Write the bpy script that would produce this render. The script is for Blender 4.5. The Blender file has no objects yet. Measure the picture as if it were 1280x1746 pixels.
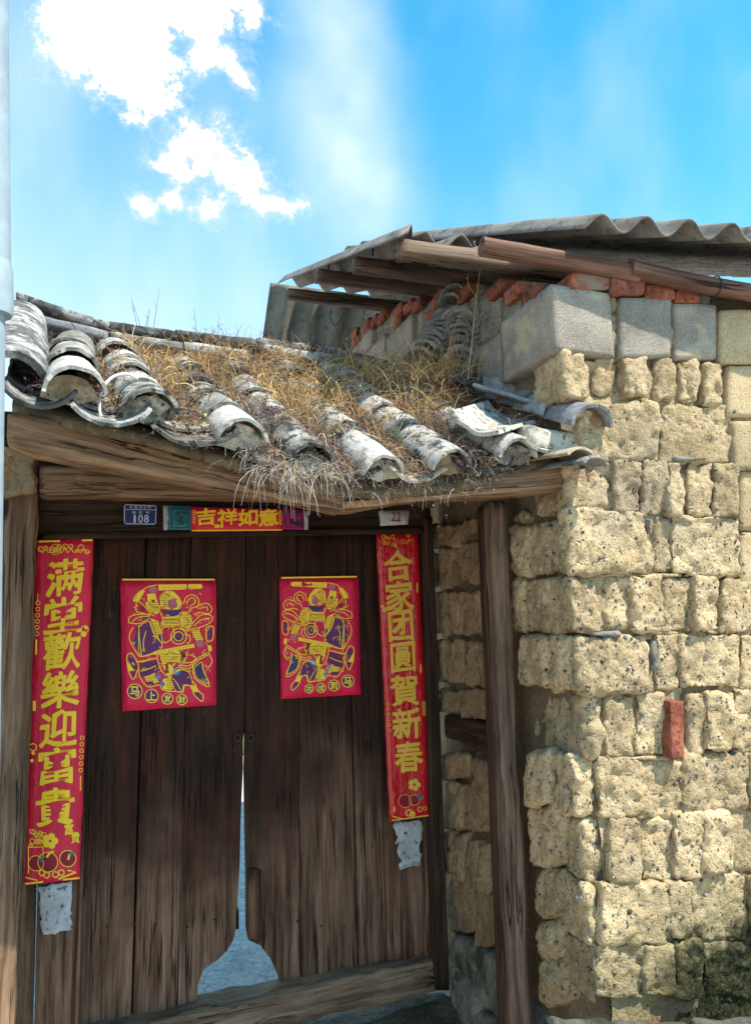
import bpy, math, random
from mathutils import Vector, Matrix, noise
random.seed(11)
R = math.radians
sc = bpy.context.scene
COL = sc.collection

# ------------------------------------------------------------------ camera
F = 1300.0; CX, CY = 640.0, 873.0            # focal length and centre, in photo pixels (1280 x 1746)
EYE = Vector((0, 0, 1.65))
pitch, roll = R(7.8), R(1.5)
fwd = Vector((0, math.cos(pitch), math.sin(pitch)))
up0 = Vector((0, -math.sin(pitch), math.cos(pitch))); rt0 = Vector((1, 0, 0))
RT = rt0*math.cos(roll) - up0*math.sin(roll)
UP = up0*math.cos(roll) + rt0*math.sin(roll)
cam = bpy.data.cameras.new('camera'); camo = bpy.data.objects.new('camera', cam); COL.objects.link(camo)
M3 = Matrix((RT, UP, -fwd)).transposed()
camo.matrix_world = Matrix.Translation(EYE) @ M3.to_4x4()
cam.sensor_fit = 'VERTICAL'; cam.sensor_height = 36.0; cam.lens = 36.0*F/1746.0
cam.clip_start = 0.05; cam.clip_end = 3000
sc.camera = camo

# the gate stands turned 19 degrees: S runs along the door, N points out of it to the street
TH = R(19); cS, sS = math.cos(TH), math.sin(TH)
S = Vector((cS, sS, 0)); N = Vector((sS, -cS, 0)); Z = Vector((0, 0, 1)); O = Vector((0, 3.3, 0))
def ray(px, py): return fwd + RT*((px-CX)/F) + UP*((CY-py)/F)
def PT(px, py, t):                            # point on the plane t metres in front of the door plane
    d = ray(px, py); k = (t - N.dot(EYE-O))/N.dot(d); return EYE + d*k
def PS(px, py, s):                            # point on the plane across the door plane
    d = ray(px, py); k = (s - S.dot(EYE-O))/S.dot(d); return EYE + d*k
def PY(px, py, y):
    d = ray(px, py); return EYE + d*((y-EYE.y)/d.y)
def L(s, t, z): return O + S*s + N*t + Z*z
def st(p): q = p-O; return S.dot(q), N.dot(q), q.z

# ------------------------------------------------------------------ light
# sun: mostly along the wall from the right, a little from the street side, high
sun_dir = (S*0.36 + N*0.41 + Z*0.84).normalized()
elev = math.asin(sun_dir.z); azim = math.atan2(sun_dir.x, sun_dir.y)
sl = bpy.data.lights.new('sun', 'SUN'); sl.energy = 5.0; sl.angle = R(0.5); sl.color = (1.0, 0.94, 0.84)
so = bpy.data.objects.new('sun', sl); COL.objects.link(so)
so.rotation_euler = (-sun_dir).to_track_quat('-Z', 'Y').to_euler(); so.location = (2, -2, 6)
EXPOSURE = 0.85
SKY_STRENGTH = 0.15

# ------------------------------------------------------------------ node helper
class NT:
    def __init__(s, tree): s.t = tree; s.t.nodes.clear()
    def n(s, typ, ins=None, **props):
        nd = s.t.nodes.new(typ)
        for k, v in props.items(): setattr(nd, k, v)
        for k, v in (ins or {}).items():
            sock = nd.inputs[k]
            if isinstance(v, bpy.types.NodeSocket): s.t.links.new(v, sock)
            else: sock.default_value = v
        return nd
    def math(s, op, a, b=0.0, c=0.0, clamp=False):
        return s.n('ShaderNodeMath', {0: a, 1: b, 2: c}, operation=op, use_clamp=clamp).outputs[0]
    def sstep(s, v, lo, hi, o0=0.0, o1=1.0):
        return s.n('ShaderNodeMapRange', {0: v, 1: lo, 2: hi, 3: o0, 4: o1}, interpolation_type='SMOOTHSTEP').outputs[0]
    def mix(s, f, a, b, mode='MIX'):
        nd = s.n('ShaderNodeMix', None, data_type='RGBA', blend_type=mode)
        for i, v in ((0, f), (6, a), (7, b)):
            if isinstance(v, bpy.types.NodeSocket): s.t.links.new(v, nd.inputs[i])
            else: nd.inputs[i].default_value = v
        return nd.outputs[2]
    def vm(s, op, a, b=(0, 0, 0)):
        nd = s.n('ShaderNodeVectorMath', None, operation=op)
        for i, v in ((0, a), (1, b)):
            if isinstance(v, bpy.types.NodeSocket): s.t.links.new(v, nd.inputs[i])
            else: nd.inputs[i].default_value = v
        return nd
    def noise(s, vec, scale, detail=5, rough=0.55, dist=0.0):
        return s.n('ShaderNodeTexNoise', {'Vector': vec, 'Scale': scale, 'Detail': detail, 'Roughness': rough, 'Distortion': dist}).outputs[0]
    def ramp(s, f, stops):
        nd = s.n('ShaderNodeValToRGB', {0: f}); cr = nd.color_ramp
        while len(cr.elements) > 1: cr.elements.remove(cr.elements[-1])
        cr.elements[0].position = stops[0][0]; cr.elements[0].color = c4(stops[0][1])
        for p, c in stops[1:]:
            e = cr.elements.new(p); e.color = c4(c)
        return nd.outputs[0]
def c4(c): return (c, c, c, 1) if isinstance(c, (int, float)) else (c[0], c[1], c[2], 1)

# ------------------------------------------------------------------ sky
w = bpy.data.worlds.new('World'); sc.world = w; w.use_nodes = True
g = NT(w.node_tree)
w.cycles.sampling_method = 'MANUAL'; w.cycles.sample_map_resolution = 128
sky = g.n('ShaderNodeTexSky', sky_type='NISHITA', sun_disc=False, sun_elevation=elev, sun_rotation=azim,
          altitude=1900.0, air_density=1.0, dust_density=0.4, ozone_density=3.0)
D = g.n('ShaderNodeTexCoord').outputs['Generated']
skyc = g.n('ShaderNodeHueSaturation', {'Saturation': 1.28, 'Value': 1.45, 'Color': sky.outputs[0], 'Hue': 0.468}).outputs[0]
el = g.n('ShaderNodeSeparateXYZ', {0: D}).outputs
fine = g.noise(D, 48, 5, 0.70); mid = g.noise(D, 7, 3, 0.55)
streak = g.noise(g.vm('MULTIPLY', D, (5.0, 5.0, 0.9)).outputs[0], 1.6, 3, 0.5)
def blob(px, py, rx, ry, rot=0.0):
    c = ray(px, py).normalized(); a = Vector((c.y, -c.x, 0)).normalized(); b = a.cross(c) if a.cross(c).z > 0 else c.cross(a)
    ca, sa = math.cos(R(rot)), math.sin(R(rot))
    e1 = (a*ca + b*sa)*(F*0.93/rx); e2 = (b*ca - a*sa)*(F*0.93/ry)
    x = g.vm('DOT_PRODUCT', D, e1).outputs['Value']; y = g.vm('DOT_PRODUCT', D, e2).outputs['Value']
    r2 = g.math('MULTIPLY_ADD', x, x, g.math('MULTIPLY', y, y))
    return g.math('SUBTRACT', 1.0, g.math('SQRT', r2)), min(rx, ry)
blobs = [(190, 50, 82, 72, 0), (235, 120, 62, 58, -35), (300, -10, 95, 48, 0), (150, 90, 55, 40, -20),
         (370, 95, 40, 20, 5), (405, 125, 34, 15, -45), (352, 40, 22, 34, 0), (428, 8, 15, 32, 0), (340, 105, 14, 18, 0),
         (345, 250, 56, 40, 0), (405, 300, 70, 38, -38), (470, 347, 42, 17, -5), (320, 290, 40, 25, 0),
         (358, 360, 24, 22, -30), (243, 348, 24, 15, -20), (292, 340, 19, 15, 0), (278, 286, 26, 9, -5), (335, 288, 34, 14, 0)]
acc = None
nz = g.math('ADD', g.math('MULTIPLY', g.math('SUBTRACT', fine, 0.5), 2.0), g.math('MULTIPLY', g.math('SUBTRACT', mid, 0.5), 0.8))
for (px, py, rx, ry, ro) in blobs:
    m, r = blob(px, py, rx*1.08, ry*1.08, ro)
    k = min(1.0, 34.0/r)
    m = g.math('MULTIPLY', g.math('MULTIPLY_ADD', nz, 0.55+0.9*k, m), 1.0/k)
    acc = m if acc is None else g.math('MAXIMUM', acc, m)
cl = g.math('MAXIMUM', g.sstep(acc, 0.05, 0.50), g.math('MULTIPLY', g.sstep(acc, -0.45, 0.35), 0.30))
cl = g.math('MULTIPLY', cl, g.math('GREATER_THAN', el[1], 0.0))
# scattered small cumulus over the rest of the sky, away from those in view
gen = g.math('MULTIPLY', g.sstep(g.noise(D, 3.1, 4, 0.6), 0.62, 0.72), g.sstep(el[1], 0.35, 0.05))
cl = g.math('MAXIMUM', cl, gen)
veil = g.math('MULTIPLY', g.sstep(streak, 0.36, 0.80), 0.26)
hz = g.math('MULTIPLY', g.sstep(el[2], 0.66, 0.14), 0.55)
hz = g.math('MULTIPLY', hz, g.sstep(el[0], 0.40, -0.45, 0.35, 1.35))
hz = g.math('ADD', hz, g.math('MULTIPLY', g.sstep(el[0], 0.05, -0.30), 0.12), 0, clamp=True)
va, _ = blob(575, 120, 110, 420, 4); vb, _ = blob(640, 300, 90, 170, 20); vc, _ = blob(60, 90, 120, 200, 0)
vs = g.math('MULTIPLY', g.sstep(va, 0.0, 0.95), 0.55)
vs = g.math('ADD', vs, g.math('MULTIPLY', g.sstep(vb, 0.0, 1.0), 0.25)); vs = g.math('ADD', vs, g.math('MULTIPLY', g.sstep(vc, 0.0, 1.0), 0.3))
vs = g.math('MULTIPLY', vs, g.math('MULTIPLY', g.math('GREATER_THAN', el[1], 0.0), g.sstep(mid, 0.25, 0.65, 0.45, 1.1)))
vt = g.math('ADD', g.math('ADD', veil, hz), vs, 0, clamp=True)
vt = g.math('MINIMUM', vt, 0.86)
WHITE = (3.5, 4.2, 4.7, 1)
skyv = g.mix(vt, skyc, WHITE)
clc = g.mix(g.sstep(mid, 0.3, 0.7), (3.75, 3.9, 4.1, 1), (5.0, 5.0, 5.0, 1))
skyf = g.mix(cl, skyv, clc)
bg = g.n('ShaderNodeBackground', {'Color': skyf, 'Strength': SKY_STRENGTH})
g.n('ShaderNodeOutputWorld', {'Surface': bg.outputs[0]})

vs_ = sc.view_settings
vs_.view_transform = 'Standard'; vs_.look = 'None'; vs_.gamma = 1.0; vs_.use_curve_mapping = False; vs_.exposure = EXPOSURE
sc.cycles.max_bounces = 5; sc.cycles.diffuse_bounces = 4; sc.cycles.glossy_bounces = 2

# ------------------------------------------------------------------ materials
MATS = {}
def newmat(name):
    m = bpy.data.materials.new(name); m.use_nodes = True; MATS[name] = m
    return m, NT(m.node_tree)
def finish(g, col, rough=0.9, bump=None, bstr=0.5, bdist=0.01, spec=0.3, metal=0.0, **kw):
    ins = {'Base Color': col, 'Roughness': rough, 'Specular IOR Level': spec, 'Metallic': metal}
    if bump is not None:
        ins['Normal'] = g.n('ShaderNodeBump', {'Strength': bstr, 'Distance': bdist, 'Height': bump}).outputs[0]
    ins.update(kw)
    b = g.n('ShaderNodeBsdfPrincipled', ins); g.n('ShaderNodeOutputMaterial', {'Surface': b.outputs[0]})

def adobe_mat(name, lo, hi, pebble=1.0, moss=True):
    m, g = newmat(name)
    P = g.n('ShaderNodeNewGeometry').outputs['Position']
    rnd = g.n('ShaderNodeObjectInfo').outputs['Random']
    n1 = g.noise(P, 7, 5, 0.62); n2 = g.noise(P, 55, 4, 0.68); n3 = g.noise(P, 2.3, 3)
    col = g.ramp(n1, [(0.3, lo), (0.68, hi)])
    col = g.mix(g.math('MULTIPLY', g.sstep(n2, 0.45, 0.70), 0.62), col, c4([v*0.62 for v in lo]))
    col = g.mix(g.math('MULTIPLY', g.sstep(n3, 0.48, 0.70), 0.5), col, c4((0.27, 0.225, 0.165)))
    val = g.math('MULTIPLY_ADD', rnd, 0.36, 0.80)
    col = g.mix(1.0, col, g.n('ShaderNodeCombineColor', {0: val, 1: val, 2: val}).outputs[0], 'MULTIPLY')
    # stones and pits set in the mud
    P2 = g.vm('ADD', P, g.vm('MULTIPLY', g.n('ShaderNodeTexNoise', {'Vector': P, 'Scale': 24.0, 'Detail': 1.0}).outputs[1], (0.028, 0.028, 0.028)).outputs[0]).outputs[0]
    heights = n2
    for sc_, thr, keep in ((52.0, 0.20, 0.78), (125.0, 0.27, 0.66)):
        v = g.n('ShaderNodeTexVoronoi', {'Vector': P2, 'Scale': sc_, 'Randomness': 1.0})
        hue = g.n('ShaderNodeSeparateColor', {0: v.outputs['Color']}).outputs
        on = g.math('MULTIPLY', g.sstep(v.outputs['Distance'], thr, thr*0.72), g.math('GREATER_THAN', hue[0], keep))
        on = g.math('MULTIPLY', on, pebble, 0, clamp=True)
        pc = g.ramp(hue[1], [(0.0, (0.09, 0.07, 0.05)), (0.4, (0.17, 0.135, 0.095)), (0.6, (0.27, 0.22, 0.15)), (0.8, (0.20, 0.20, 0.19)), (0.93, (0.64, 0.60, 0.52))])
        col = g.mix(on, col, pc)
        heights = g.math('ADD', heights, g.math('MULTIPLY', on, g.math('SUBTRACT', g.math('MULTIPLY', hue[1], 1.1), 0.65)))
    heights = g.math('ADD', heights, g.math('MULTIPLY', g.noise(P, 20, 6, 0.72), 1.5))
    if moss:
        xyz = g.n('ShaderNodeSeparateXYZ', {0: P}).outputs
        mz = g.math('ADD', xyz[2], g.math('MULTIPLY', g.math('SUBTRACT', g.noise(P, 9, 6, 0.65), 0.5), 0.55))
        mk = g.math('MULTIPLY', g.sstep(mz, 0.70, 0.58), g.sstep(xyz[0], 0.74, 0.92))
        wet = g.math('MULTIPLY', g.sstep(mz, 0.95, 0.55), g.sstep(xyz[0], 0.5, 0.9, 0.3, 0.75))
        col = g.mix(wet, col, c4((0.20, 0.165, 0.075)))
        mc = g.ramp(g.noise(P, 70, 4), [(0.35, (0.012, 0.012, 0.008)), (0.6, (0.040, 0.042, 0.018)), (0.75, (0.11, 0.095, 0.045))])
        col = g.mix(mk, col, mc)
    finish(g, col, 0.95, heights, 0.85, 0.017, 0.10)
    return m
adobe_mat('adobe', (0.32, 0.225, 0.12), (0.68, 0.51, 0.30))
adobe_mat('adobe_shaded', (0.26, 0.17, 0.095), (0.47, 0.33, 0.195), 0.5, False)  # same adobe, browned so the colour carries the porch shade
adobe_mat('mud', (0.30, 0.215, 0.115), (0.50, 0.38, 0.22), 0.8, True)
adobe_mat('mud_dark', (0.16, 0.115, 0.07), (0.26, 0.19, 0.115), 0.4, False)
adobe_mat('mud_plain', (0.36, 0.27, 0.15), (0.50, 0.39, 0.23), 0.15, False)

def grit_mat(name, lo, hi, scale=160, bstr=0.6, tan=None):
    m, g = newmat(name)
    P = g.n('ShaderNodeNewGeometry').outputs['Position']; rnd = g.n('ShaderNodeObjectInfo').outputs['Random']
    n1 = g.noise(P, 9, 5); n2 = g.noise(P, scale, 3, 0.7)
    col = g.mix(g.sstep(n1, 0.3, 0.7), c4(lo), c4(hi))
    col = g.mix(g.math('MULTIPLY', g.sstep(n2, 0.5, 0.72), 0.75), col, c4([x*0.35 for x in lo]))
    col = g.mix(g.math('MULTIPLY', g.sstep(n2, 0.46, 0.33), 0.45), col, c4([min(0.8, x*1.5) for x in hi]))
    if tan: col = g.mix(g.sstep(g.noise(P, 5, 5, 0.6), 0.55, 0.68), col, c4(tan))
    val = g.math('MULTIPLY_ADD', rnd, 0.3, 0.85)
    col = g.mix(1.0, col, g.n('ShaderNodeCombineColor', {0: val, 1: val, 2: val}).outputs[0], 'MULTIPLY')
    finish(g, col, 0.95, g.math('ADD', n2, g.math('MULTIPLY', n1, 1.5)), bstr, 0.008, 0.15)
    return m
grit_mat('concrete_block', (0.25, 0.21, 0.165), (0.38, 0.33, 0.27), 190, 0.8, (0.46, 0.38, 0.25))
grit_mat('tan_block', (0.37, 0.27, 0.15), (0.50, 0.375, 0.22), 170, 0.7)
grit_mat('red_brick', (0.15, 0.045, 0.028), (0.33, 0.11, 0.065), 45, 0.8, (0.22, 0.165, 0.12))
grit_mat('mortar', (0.17, 0.15, 0.12), (0.30, 0.27, 0.22), 60, 1.0)
grit_mat('dirt', (0.085, 0.065, 0.04), (0.15, 0.115, 0.07), 45, 0.9, (0.05, 0.055, 0.03))
grit_mat('concrete_floor', (0.42, 0.41, 0.39), (0.56, 0.55, 0.52), 40, 0.3)
grit_mat('lane', (0.34, 0.30, 0.25), (0.44, 0.40, 0.34), 40, 0.5, (0.34, 0.30, 0.24))  # unseen street ground, made pale to bounce sunlight into the porch
grit_mat('stone', (0.13, 0.12, 0.10), (0.24, 0.22, 0.18), 30, 0.8, (0.06, 0.065, 0.035))
grit_mat('moss_shadow_stone', (0.045, 0.05, 0.042), (0.11, 0.105, 0.085), 30, 0.8, (0.03, 0.04, 0.02))  # moss tone, blackened further to paint in the shadow at the wall foot
grit_mat('whitewash', (0.60, 0.57, 0.50), (0.72, 0.69, 0.62), 30, 0.4, (0.42, 0.34, 0.22))

def wood_mat(name, dark, light, crack=0.6, painted=None, grey=0.3, freq=1.0):
    m, g = newmat(name)
    G = g.n('ShaderNodeAttribute', attribute_name='gc').outputs['Vector']
    P = g.n('ShaderNodeNewGeometry').outputs['Position']; rnd = g.n('ShaderNodeObjectInfo').outputs['Random']
    warp = g.n('ShaderNodeTexNoise', {'Vector': G, 'Scale': 3.0, 'Detail': 2.0}).outputs[1]
    Gw = g.vm('ADD', G, g.vm('MULTIPLY', warp, (0.0, 0.018, 0.018)).outputs[0]).outputs[0]
    Gs = g.vm('MULTIPLY', Gw, (2.2*freq, 42.0*freq, 42.0*freq)).outputs[0]
    n1 = g.noise(Gs, 1.0, 6, 0.6); n2 = g.noise(g.vm('MULTIPLY', Gw, (5.0, 170.0, 170.0)).outputs[0], 1.0, 4, 0.6)
    n3 = g.noise(P, 4.5, 5)
    col = g.mix(g.sstep(n1, 0.28, 0.70), c4(dark), c4(light))
    col = g.mix(g.math('MULTIPLY', g.sstep(n2, 0.52, 0.7), 0.55), col, c4([v*0.45 for v in dark]))
    col = g.mix(g.math('MULTIPLY', g.sstep(n3, 0.45, 0.7), grey), col, c4((0.22, 0.15, 0.10)))
    n5 = g.noise(g.vm('MULTIPLY', Gw, (1.1, 9.0, 9.0)).outputs[0], 1.0, 4, 0.6)
    col = g.mix(g.math('MULTIPLY', g.sstep(n5, 0.48, 0.66), 0.6), col, c4([v*0.5 for v in dark]))
    # knots
    kn = g.n('ShaderNodeTexVoronoi', {'Vector': g.vm('MULTIPLY', Gw, (1.6, 5.5, 5.5)).outputs[0], 'Scale': 1.0})
    kk = g.math('MULTIPLY', g.sstep(kn.outputs['Distance'], 0.11, 0.04), g.math('GREATER_THAN', g.n('ShaderNodeSeparateColor', {0: kn.outputs['Color']}).outputs[0], 0.5))
    col = g.mix(kk, col, c4([v*0.3 for v in dark]))
    cr = g.noise(g.vm('MULTIPLY', Gw, (0.9, 34.0, 34.0)).outputs[0], 1.0, 3, 0.5)
    crk = g.sstep(g.math('ABSOLUTE', g.math('SUBTRACT', cr, 0.5)), 0.022, 0.002)
    crk = g.math('MULTIPLY', crk, g.sstep(g.noise(G, 2.5, 2), 0.42, 0.6))
    col = g.mix(g.math('MULTIPLY', crk, crack), col, c4((0.012, 0.009, 0.007)))
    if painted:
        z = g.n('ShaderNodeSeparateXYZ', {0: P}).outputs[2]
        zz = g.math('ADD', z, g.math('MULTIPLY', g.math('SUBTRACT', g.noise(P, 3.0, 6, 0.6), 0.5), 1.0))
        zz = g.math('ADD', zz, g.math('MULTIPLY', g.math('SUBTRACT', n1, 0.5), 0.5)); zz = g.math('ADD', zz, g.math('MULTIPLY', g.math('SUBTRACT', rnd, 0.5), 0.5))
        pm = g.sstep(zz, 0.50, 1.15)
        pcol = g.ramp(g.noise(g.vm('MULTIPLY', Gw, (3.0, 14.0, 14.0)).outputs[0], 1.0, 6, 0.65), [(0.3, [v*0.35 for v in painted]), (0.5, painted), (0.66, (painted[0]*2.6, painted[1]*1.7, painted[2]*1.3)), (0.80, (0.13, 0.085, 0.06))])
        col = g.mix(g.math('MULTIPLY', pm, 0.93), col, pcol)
        # pale scuffs
        sc1 = g.math('MULTIPLY', g.sstep(g.noise(P, 26, 7, 0.75), 0.62, 0.72), g.sstep(g.noise(P, 3.2, 2), 0.45, 0.65))
        col = g.mix(g.math('MULTIPLY', sc1, 0.6), col, c4((0.30, 0.22, 0.16)))
        # soot round the latch
    val = g.math('MULTIPLY_ADD', rnd, 0.35, 0.82)
    col = g.mix(1.0, col, g.n('ShaderNodeCombineColor', {0: val, 1: val, 2: val}).outputs[0], 'MULTIPLY')
    h = g.math('SUBTRACT', g.math('ADD', n1, g.math('MULTIPLY', n2, 0.5)), g.math('MULTIPLY', crk, 2.0))
    finish(g, col, 0.8, h, 0.8, 0.010, 0.2)
    return m
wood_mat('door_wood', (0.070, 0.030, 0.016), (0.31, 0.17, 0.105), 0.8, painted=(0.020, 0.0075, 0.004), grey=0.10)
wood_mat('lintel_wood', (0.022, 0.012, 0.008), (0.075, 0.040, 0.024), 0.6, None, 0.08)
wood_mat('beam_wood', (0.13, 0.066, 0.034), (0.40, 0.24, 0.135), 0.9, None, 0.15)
wood_mat('post_wood', (0.135, 0.072, 0.042), (0.38, 0.235, 0.145), 0.9, None, 0.25)
wood_mat('red_wood', (0.10, 0.045, 0.03), (0.25, 0.13, 0.088), 0.9, None, 0.4)
wood_mat('post_dark', (0.085, 0.047, 0.03), (0.28, 0.18, 0.125), 0.9, None, 0.2)
wood_mat('grey_wood', (0.07, 0.042, 0.03), (0.22, 0.15, 0.105), 0.9, None, 0.4)

def tile_mat(name, base, pale, paleamt, black, lichen=False):
    m, g = newmat(name)
    P = g.n('ShaderNodeNewGeometry').outputs['Position']; rnd = g.n('ShaderNodeObjectInfo').outputs['Random']
    n1 = g.noise(P, 11, 8, 0.7); n2 = g.noise(P, 48, 6, 0.7); n3 = g.noise(P, 26, 7, 0.72); n4 = g.noise(P, 180, 3, 0.7)
    k = g.math('ADD', n1, g.math('MULTIPLY_ADD', rnd, 0.22, -0.11))
    col = g.mix(g.sstep(k, 0.62-paleamt*0.34, 0.78-paleamt*0.34), c4(base), c4(pale))
    col = g.mix(g.math('MULTIPLY', g.sstep(n2, 0.5, 0.68), 0.5), col, c4([v*0.5 for v in base]))
    bk = g.sstep(g.math('ADD', n3, g.math('MULTIPLY_ADD', rnd, -0.10, 0.05)), 0.72-black*0.26, 0.78-black*0.26)
    col = g.mix(g.math('MULTIPLY', bk, 0.9), col, c4((0.028, 0.028, 0.028)))
    if lichen:
        lk = g.sstep(g.noise(P, 30, 5, 0.6), 0.52, 0.62)
        lk = g.math('MULTIPLY', lk, g.sstep(g.noise(P, 5.5, 2), 0.50, 0.60))
        col = g.mix(lk, col, g.mix(n2, c4((0.34, 0.22, 0.08)), c4((0.48, 0.45, 0.20))))
    val = g.math('MULTIPLY_ADD', rnd, 0.25, 0.87)
    col = g.mix(1.0, col, g.n('ShaderNodeCombineColor', {0: val, 1: val, 2: val}).outputs[0], 'MULTIPLY')
    h = g.math('ADD', g.math('MULTIPLY', n3, 1.4), g.math('ADD', n2, g.math('MULTIPLY', n4, 0.5)))
    finish(g, col, 0.93, h, 0.7, 0.007, 0.15)
    return m
tile_mat('tile', (0.15, 0.135, 0.115), (0.41, 0.385, 0.345), 0.56, 0.86, True)
tile_mat('tile_dark', (0.10, 0.095, 0.09), (0.36, 0.345, 0.32), 0.30, 0.85)
tile_mat('tile_clean', (0.20, 0.20, 0.205), (0.34, 0.335, 0.33), 0.55, 0.22)
tile_mat('tile_pile', (0.16, 0.16, 0.15), (0.27, 0.265, 0.245), 0.5, 0.45)
tile_mat('tile_pale', (0.22, 0.20, 0.175), (0.45, 0.42, 0.375), 0.65, 0.5)
tile_mat('plug', (0.16, 0.145, 0.12), (0.50, 0.46, 0.38), 0.5, 0.75)
tile_mat('plug_clay', (0.30, 0.23, 0.15), (0.52, 0.43, 0.30), 0.6, 0.3)

def sheet_mat(name, base, light, dark):
    m, g = newmat(name)
    P = g.n('ShaderNodeNewGeometry').outputs['Position']
    n1 = g.noise(P, 5, 6, 0.6); n2 = g.noise(P, 60, 5, 0.7); n3 = g.noise(P, 17, 6, 0.7)
    col = g.mix(g.sstep(n1, 0.35, 0.66), c4(base), c4(light))
    col = g.mix(g.math('MULTIPLY', g.sstep(n3, 0.52, 0.66), 0.7), col, c4(dark))
    col = g.mix(g.math('MULTIPLY', g.sstep(n2, 0.5, 0.7), 0.35), col, c4(dark))
    finish(g, col, 0.9, g.math('ADD', n2, n3), 0.35, 0.005, 0.2)
    return m
sheet_mat('fibre_sheet', (0.125, 0.11, 0.095), (0.23, 0.21, 0.185), (0.04, 0.036, 0.033))
sheet_mat('fibre_old', (0.12, 0.112, 0.088), (0.215, 0.20, 0.16), (0.085, 0.085, 0.07))

def plain(name, col, rough=0.6, spec=0.4, var=0.12, scale=30, metal=0.0, bump=0.0):
    m, g = newmat(name)
    P = g.n('ShaderNodeNewGeometry').outputs['Position']
    n = g.noise(P, scale, 5, 0.6)
    c = g.mix(n, c4([v*(1-var) for v in col]), c4([min(1, v*(1+var)) for v in col]))
    if bump: finish(g, c, rough, n, bump, 0.004, spec, metal)
    else: finish(g, c, rough, None, 0, 0, spec, metal)
    return m
def paper_mat(name, col, col2, rough, spec, bump):
    m, g = newmat(name)
    P = g.n('ShaderNodeNewGeometry').outputs['Position']
    n = g.noise(P, 7, 4, 0.6); n2 = g.noise(g.vm('MULTIPLY', P, (60, 60, 5)).outputs[0], 1.0, 4, 0.6)
    c = g.mix(g.sstep(g.math('ADD', n, g.math('MULTIPLY', n2, 0.3)), 0.4, 0.85), c4(col), c4(col2))
    finish(g, c, rough, g.math('ADD', n2, g.math('MULTIPLY', g.noise(P, 16, 3), 2.0)), bump, 0.006, spec)
paper_mat('red_paper', (0.60, 0.008, 0.035), (0.72, 0.012, 0.05), 0.5, 0.35, 0.8)
paper_mat('red_gloss', (0.50, 0.006, 0.012), (0.62, 0.01, 0.02), 0.2, 0.6, 0.75)
paper_mat('poster_red', (0.62, 0.008, 0.05), (0.72, 0.014, 0.065), 0.55, 0.3, 0.8)
plain('gold_print', (0.98, 0.585, 0.012), 0.5, 0.4, 0.10, 60)
plain('gold_dull', (0.76, 0.44, 0.05), 0.35, 0.5, 0.18, 40)
plain('yellow_print', (0.98, 0.62, 0.015), 0.5, 0.4, 0.06, 60)
plain('purple_print', (0.13, 0.018, 0.10), 0.55, 0.3, 0.25, 60)
plain('navy_print', (0.05, 0.03, 0.12), 0.55, 0.3, 0.25, 60)
plain('pink_print', (0.50, 0.13, 0.17), 0.55, 0.3, 0.15, 60)
plain('blue_print', (0.05, 0.22, 0.42), 0.55, 0.3, 0.2, 60)
plain('darkred_print', (0.26, 0.006, 0.02), 0.5, 0.3, 0.2, 60)
plain('teal_paper', (0.025, 0.17, 0.20), 0.6, 0.3, 0.3, 40)
plain('magenta_paper', (0.34, 0.012, 0.13), 0.6, 0.3, 0.3, 40)
plain('ink', (0.012, 0.02, 0.03), 0.6, 0.3, 0.3, 40)
plain('plate_blue', (0.008, 0.017, 0.11), 0.35, 0.5, 0.2, 30)
plain('plate_white', (0.62, 0.66, 0.74), 0.4, 0.5, 0.1, 60)
plain('white_cable', (0.72, 0.74, 0.76), 0.45, 0.4, 0.05)
plain('white_pipe', (0.24, 0.29, 0.32), 0.6, 0.25, 0.4, 14)
plain('wire', (0.03, 0.028, 0.026), 0.6, 0.4, 0.2)
plain('iron', (0.02, 0.02, 0.022), 0.5, 0.5, 0.3)
plain('dark_void', (0.02, 0.016, 0.012), 0.95, 0.1, 0.3)
def scrap_mat():
    m, g = newmat('paper_scrap')
    P = g.n('ShaderNodeNewGeometry').outputs['Position']
    n = g.noise(P, 18, 6, 0.7); n2 = g.noise(P, 45, 5, 0.7)
    c = g.mix(g.sstep(n, 0.35, 0.65), c4((0.34, 0.31, 0.27)), c4((0.50, 0.50, 0.53)))
    c = g.mix(g.sstep(n2, 0.56, 0.64), c, c4((0.13, 0.09, 0.065)))
    finish(g, c, 0.9, n2, 0.4, 0.004, 0.1)
scrap_mat()
def grass_mat():
    m, g = newmat('dry_grass')
    c = g.n('ShaderNodeAttribute', attribute_name='tint').outputs['Color']
    d = g.n('ShaderNodeBsdfPrincipled', {'Base Color': c, 'Roughness': 0.8, 'Specular IOR Level': 0.15})
    t = g.n('ShaderNodeBsdfTranslucent', {'Color': c})
    mx = g.n('ShaderNodeMixShader', {0: 0.25, 1: d.outputs[0], 2: t.outputs[0]})
    g.n('ShaderNodeOutputMaterial', {'Surface': mx.outputs[0]})
grass_mat()

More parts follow.
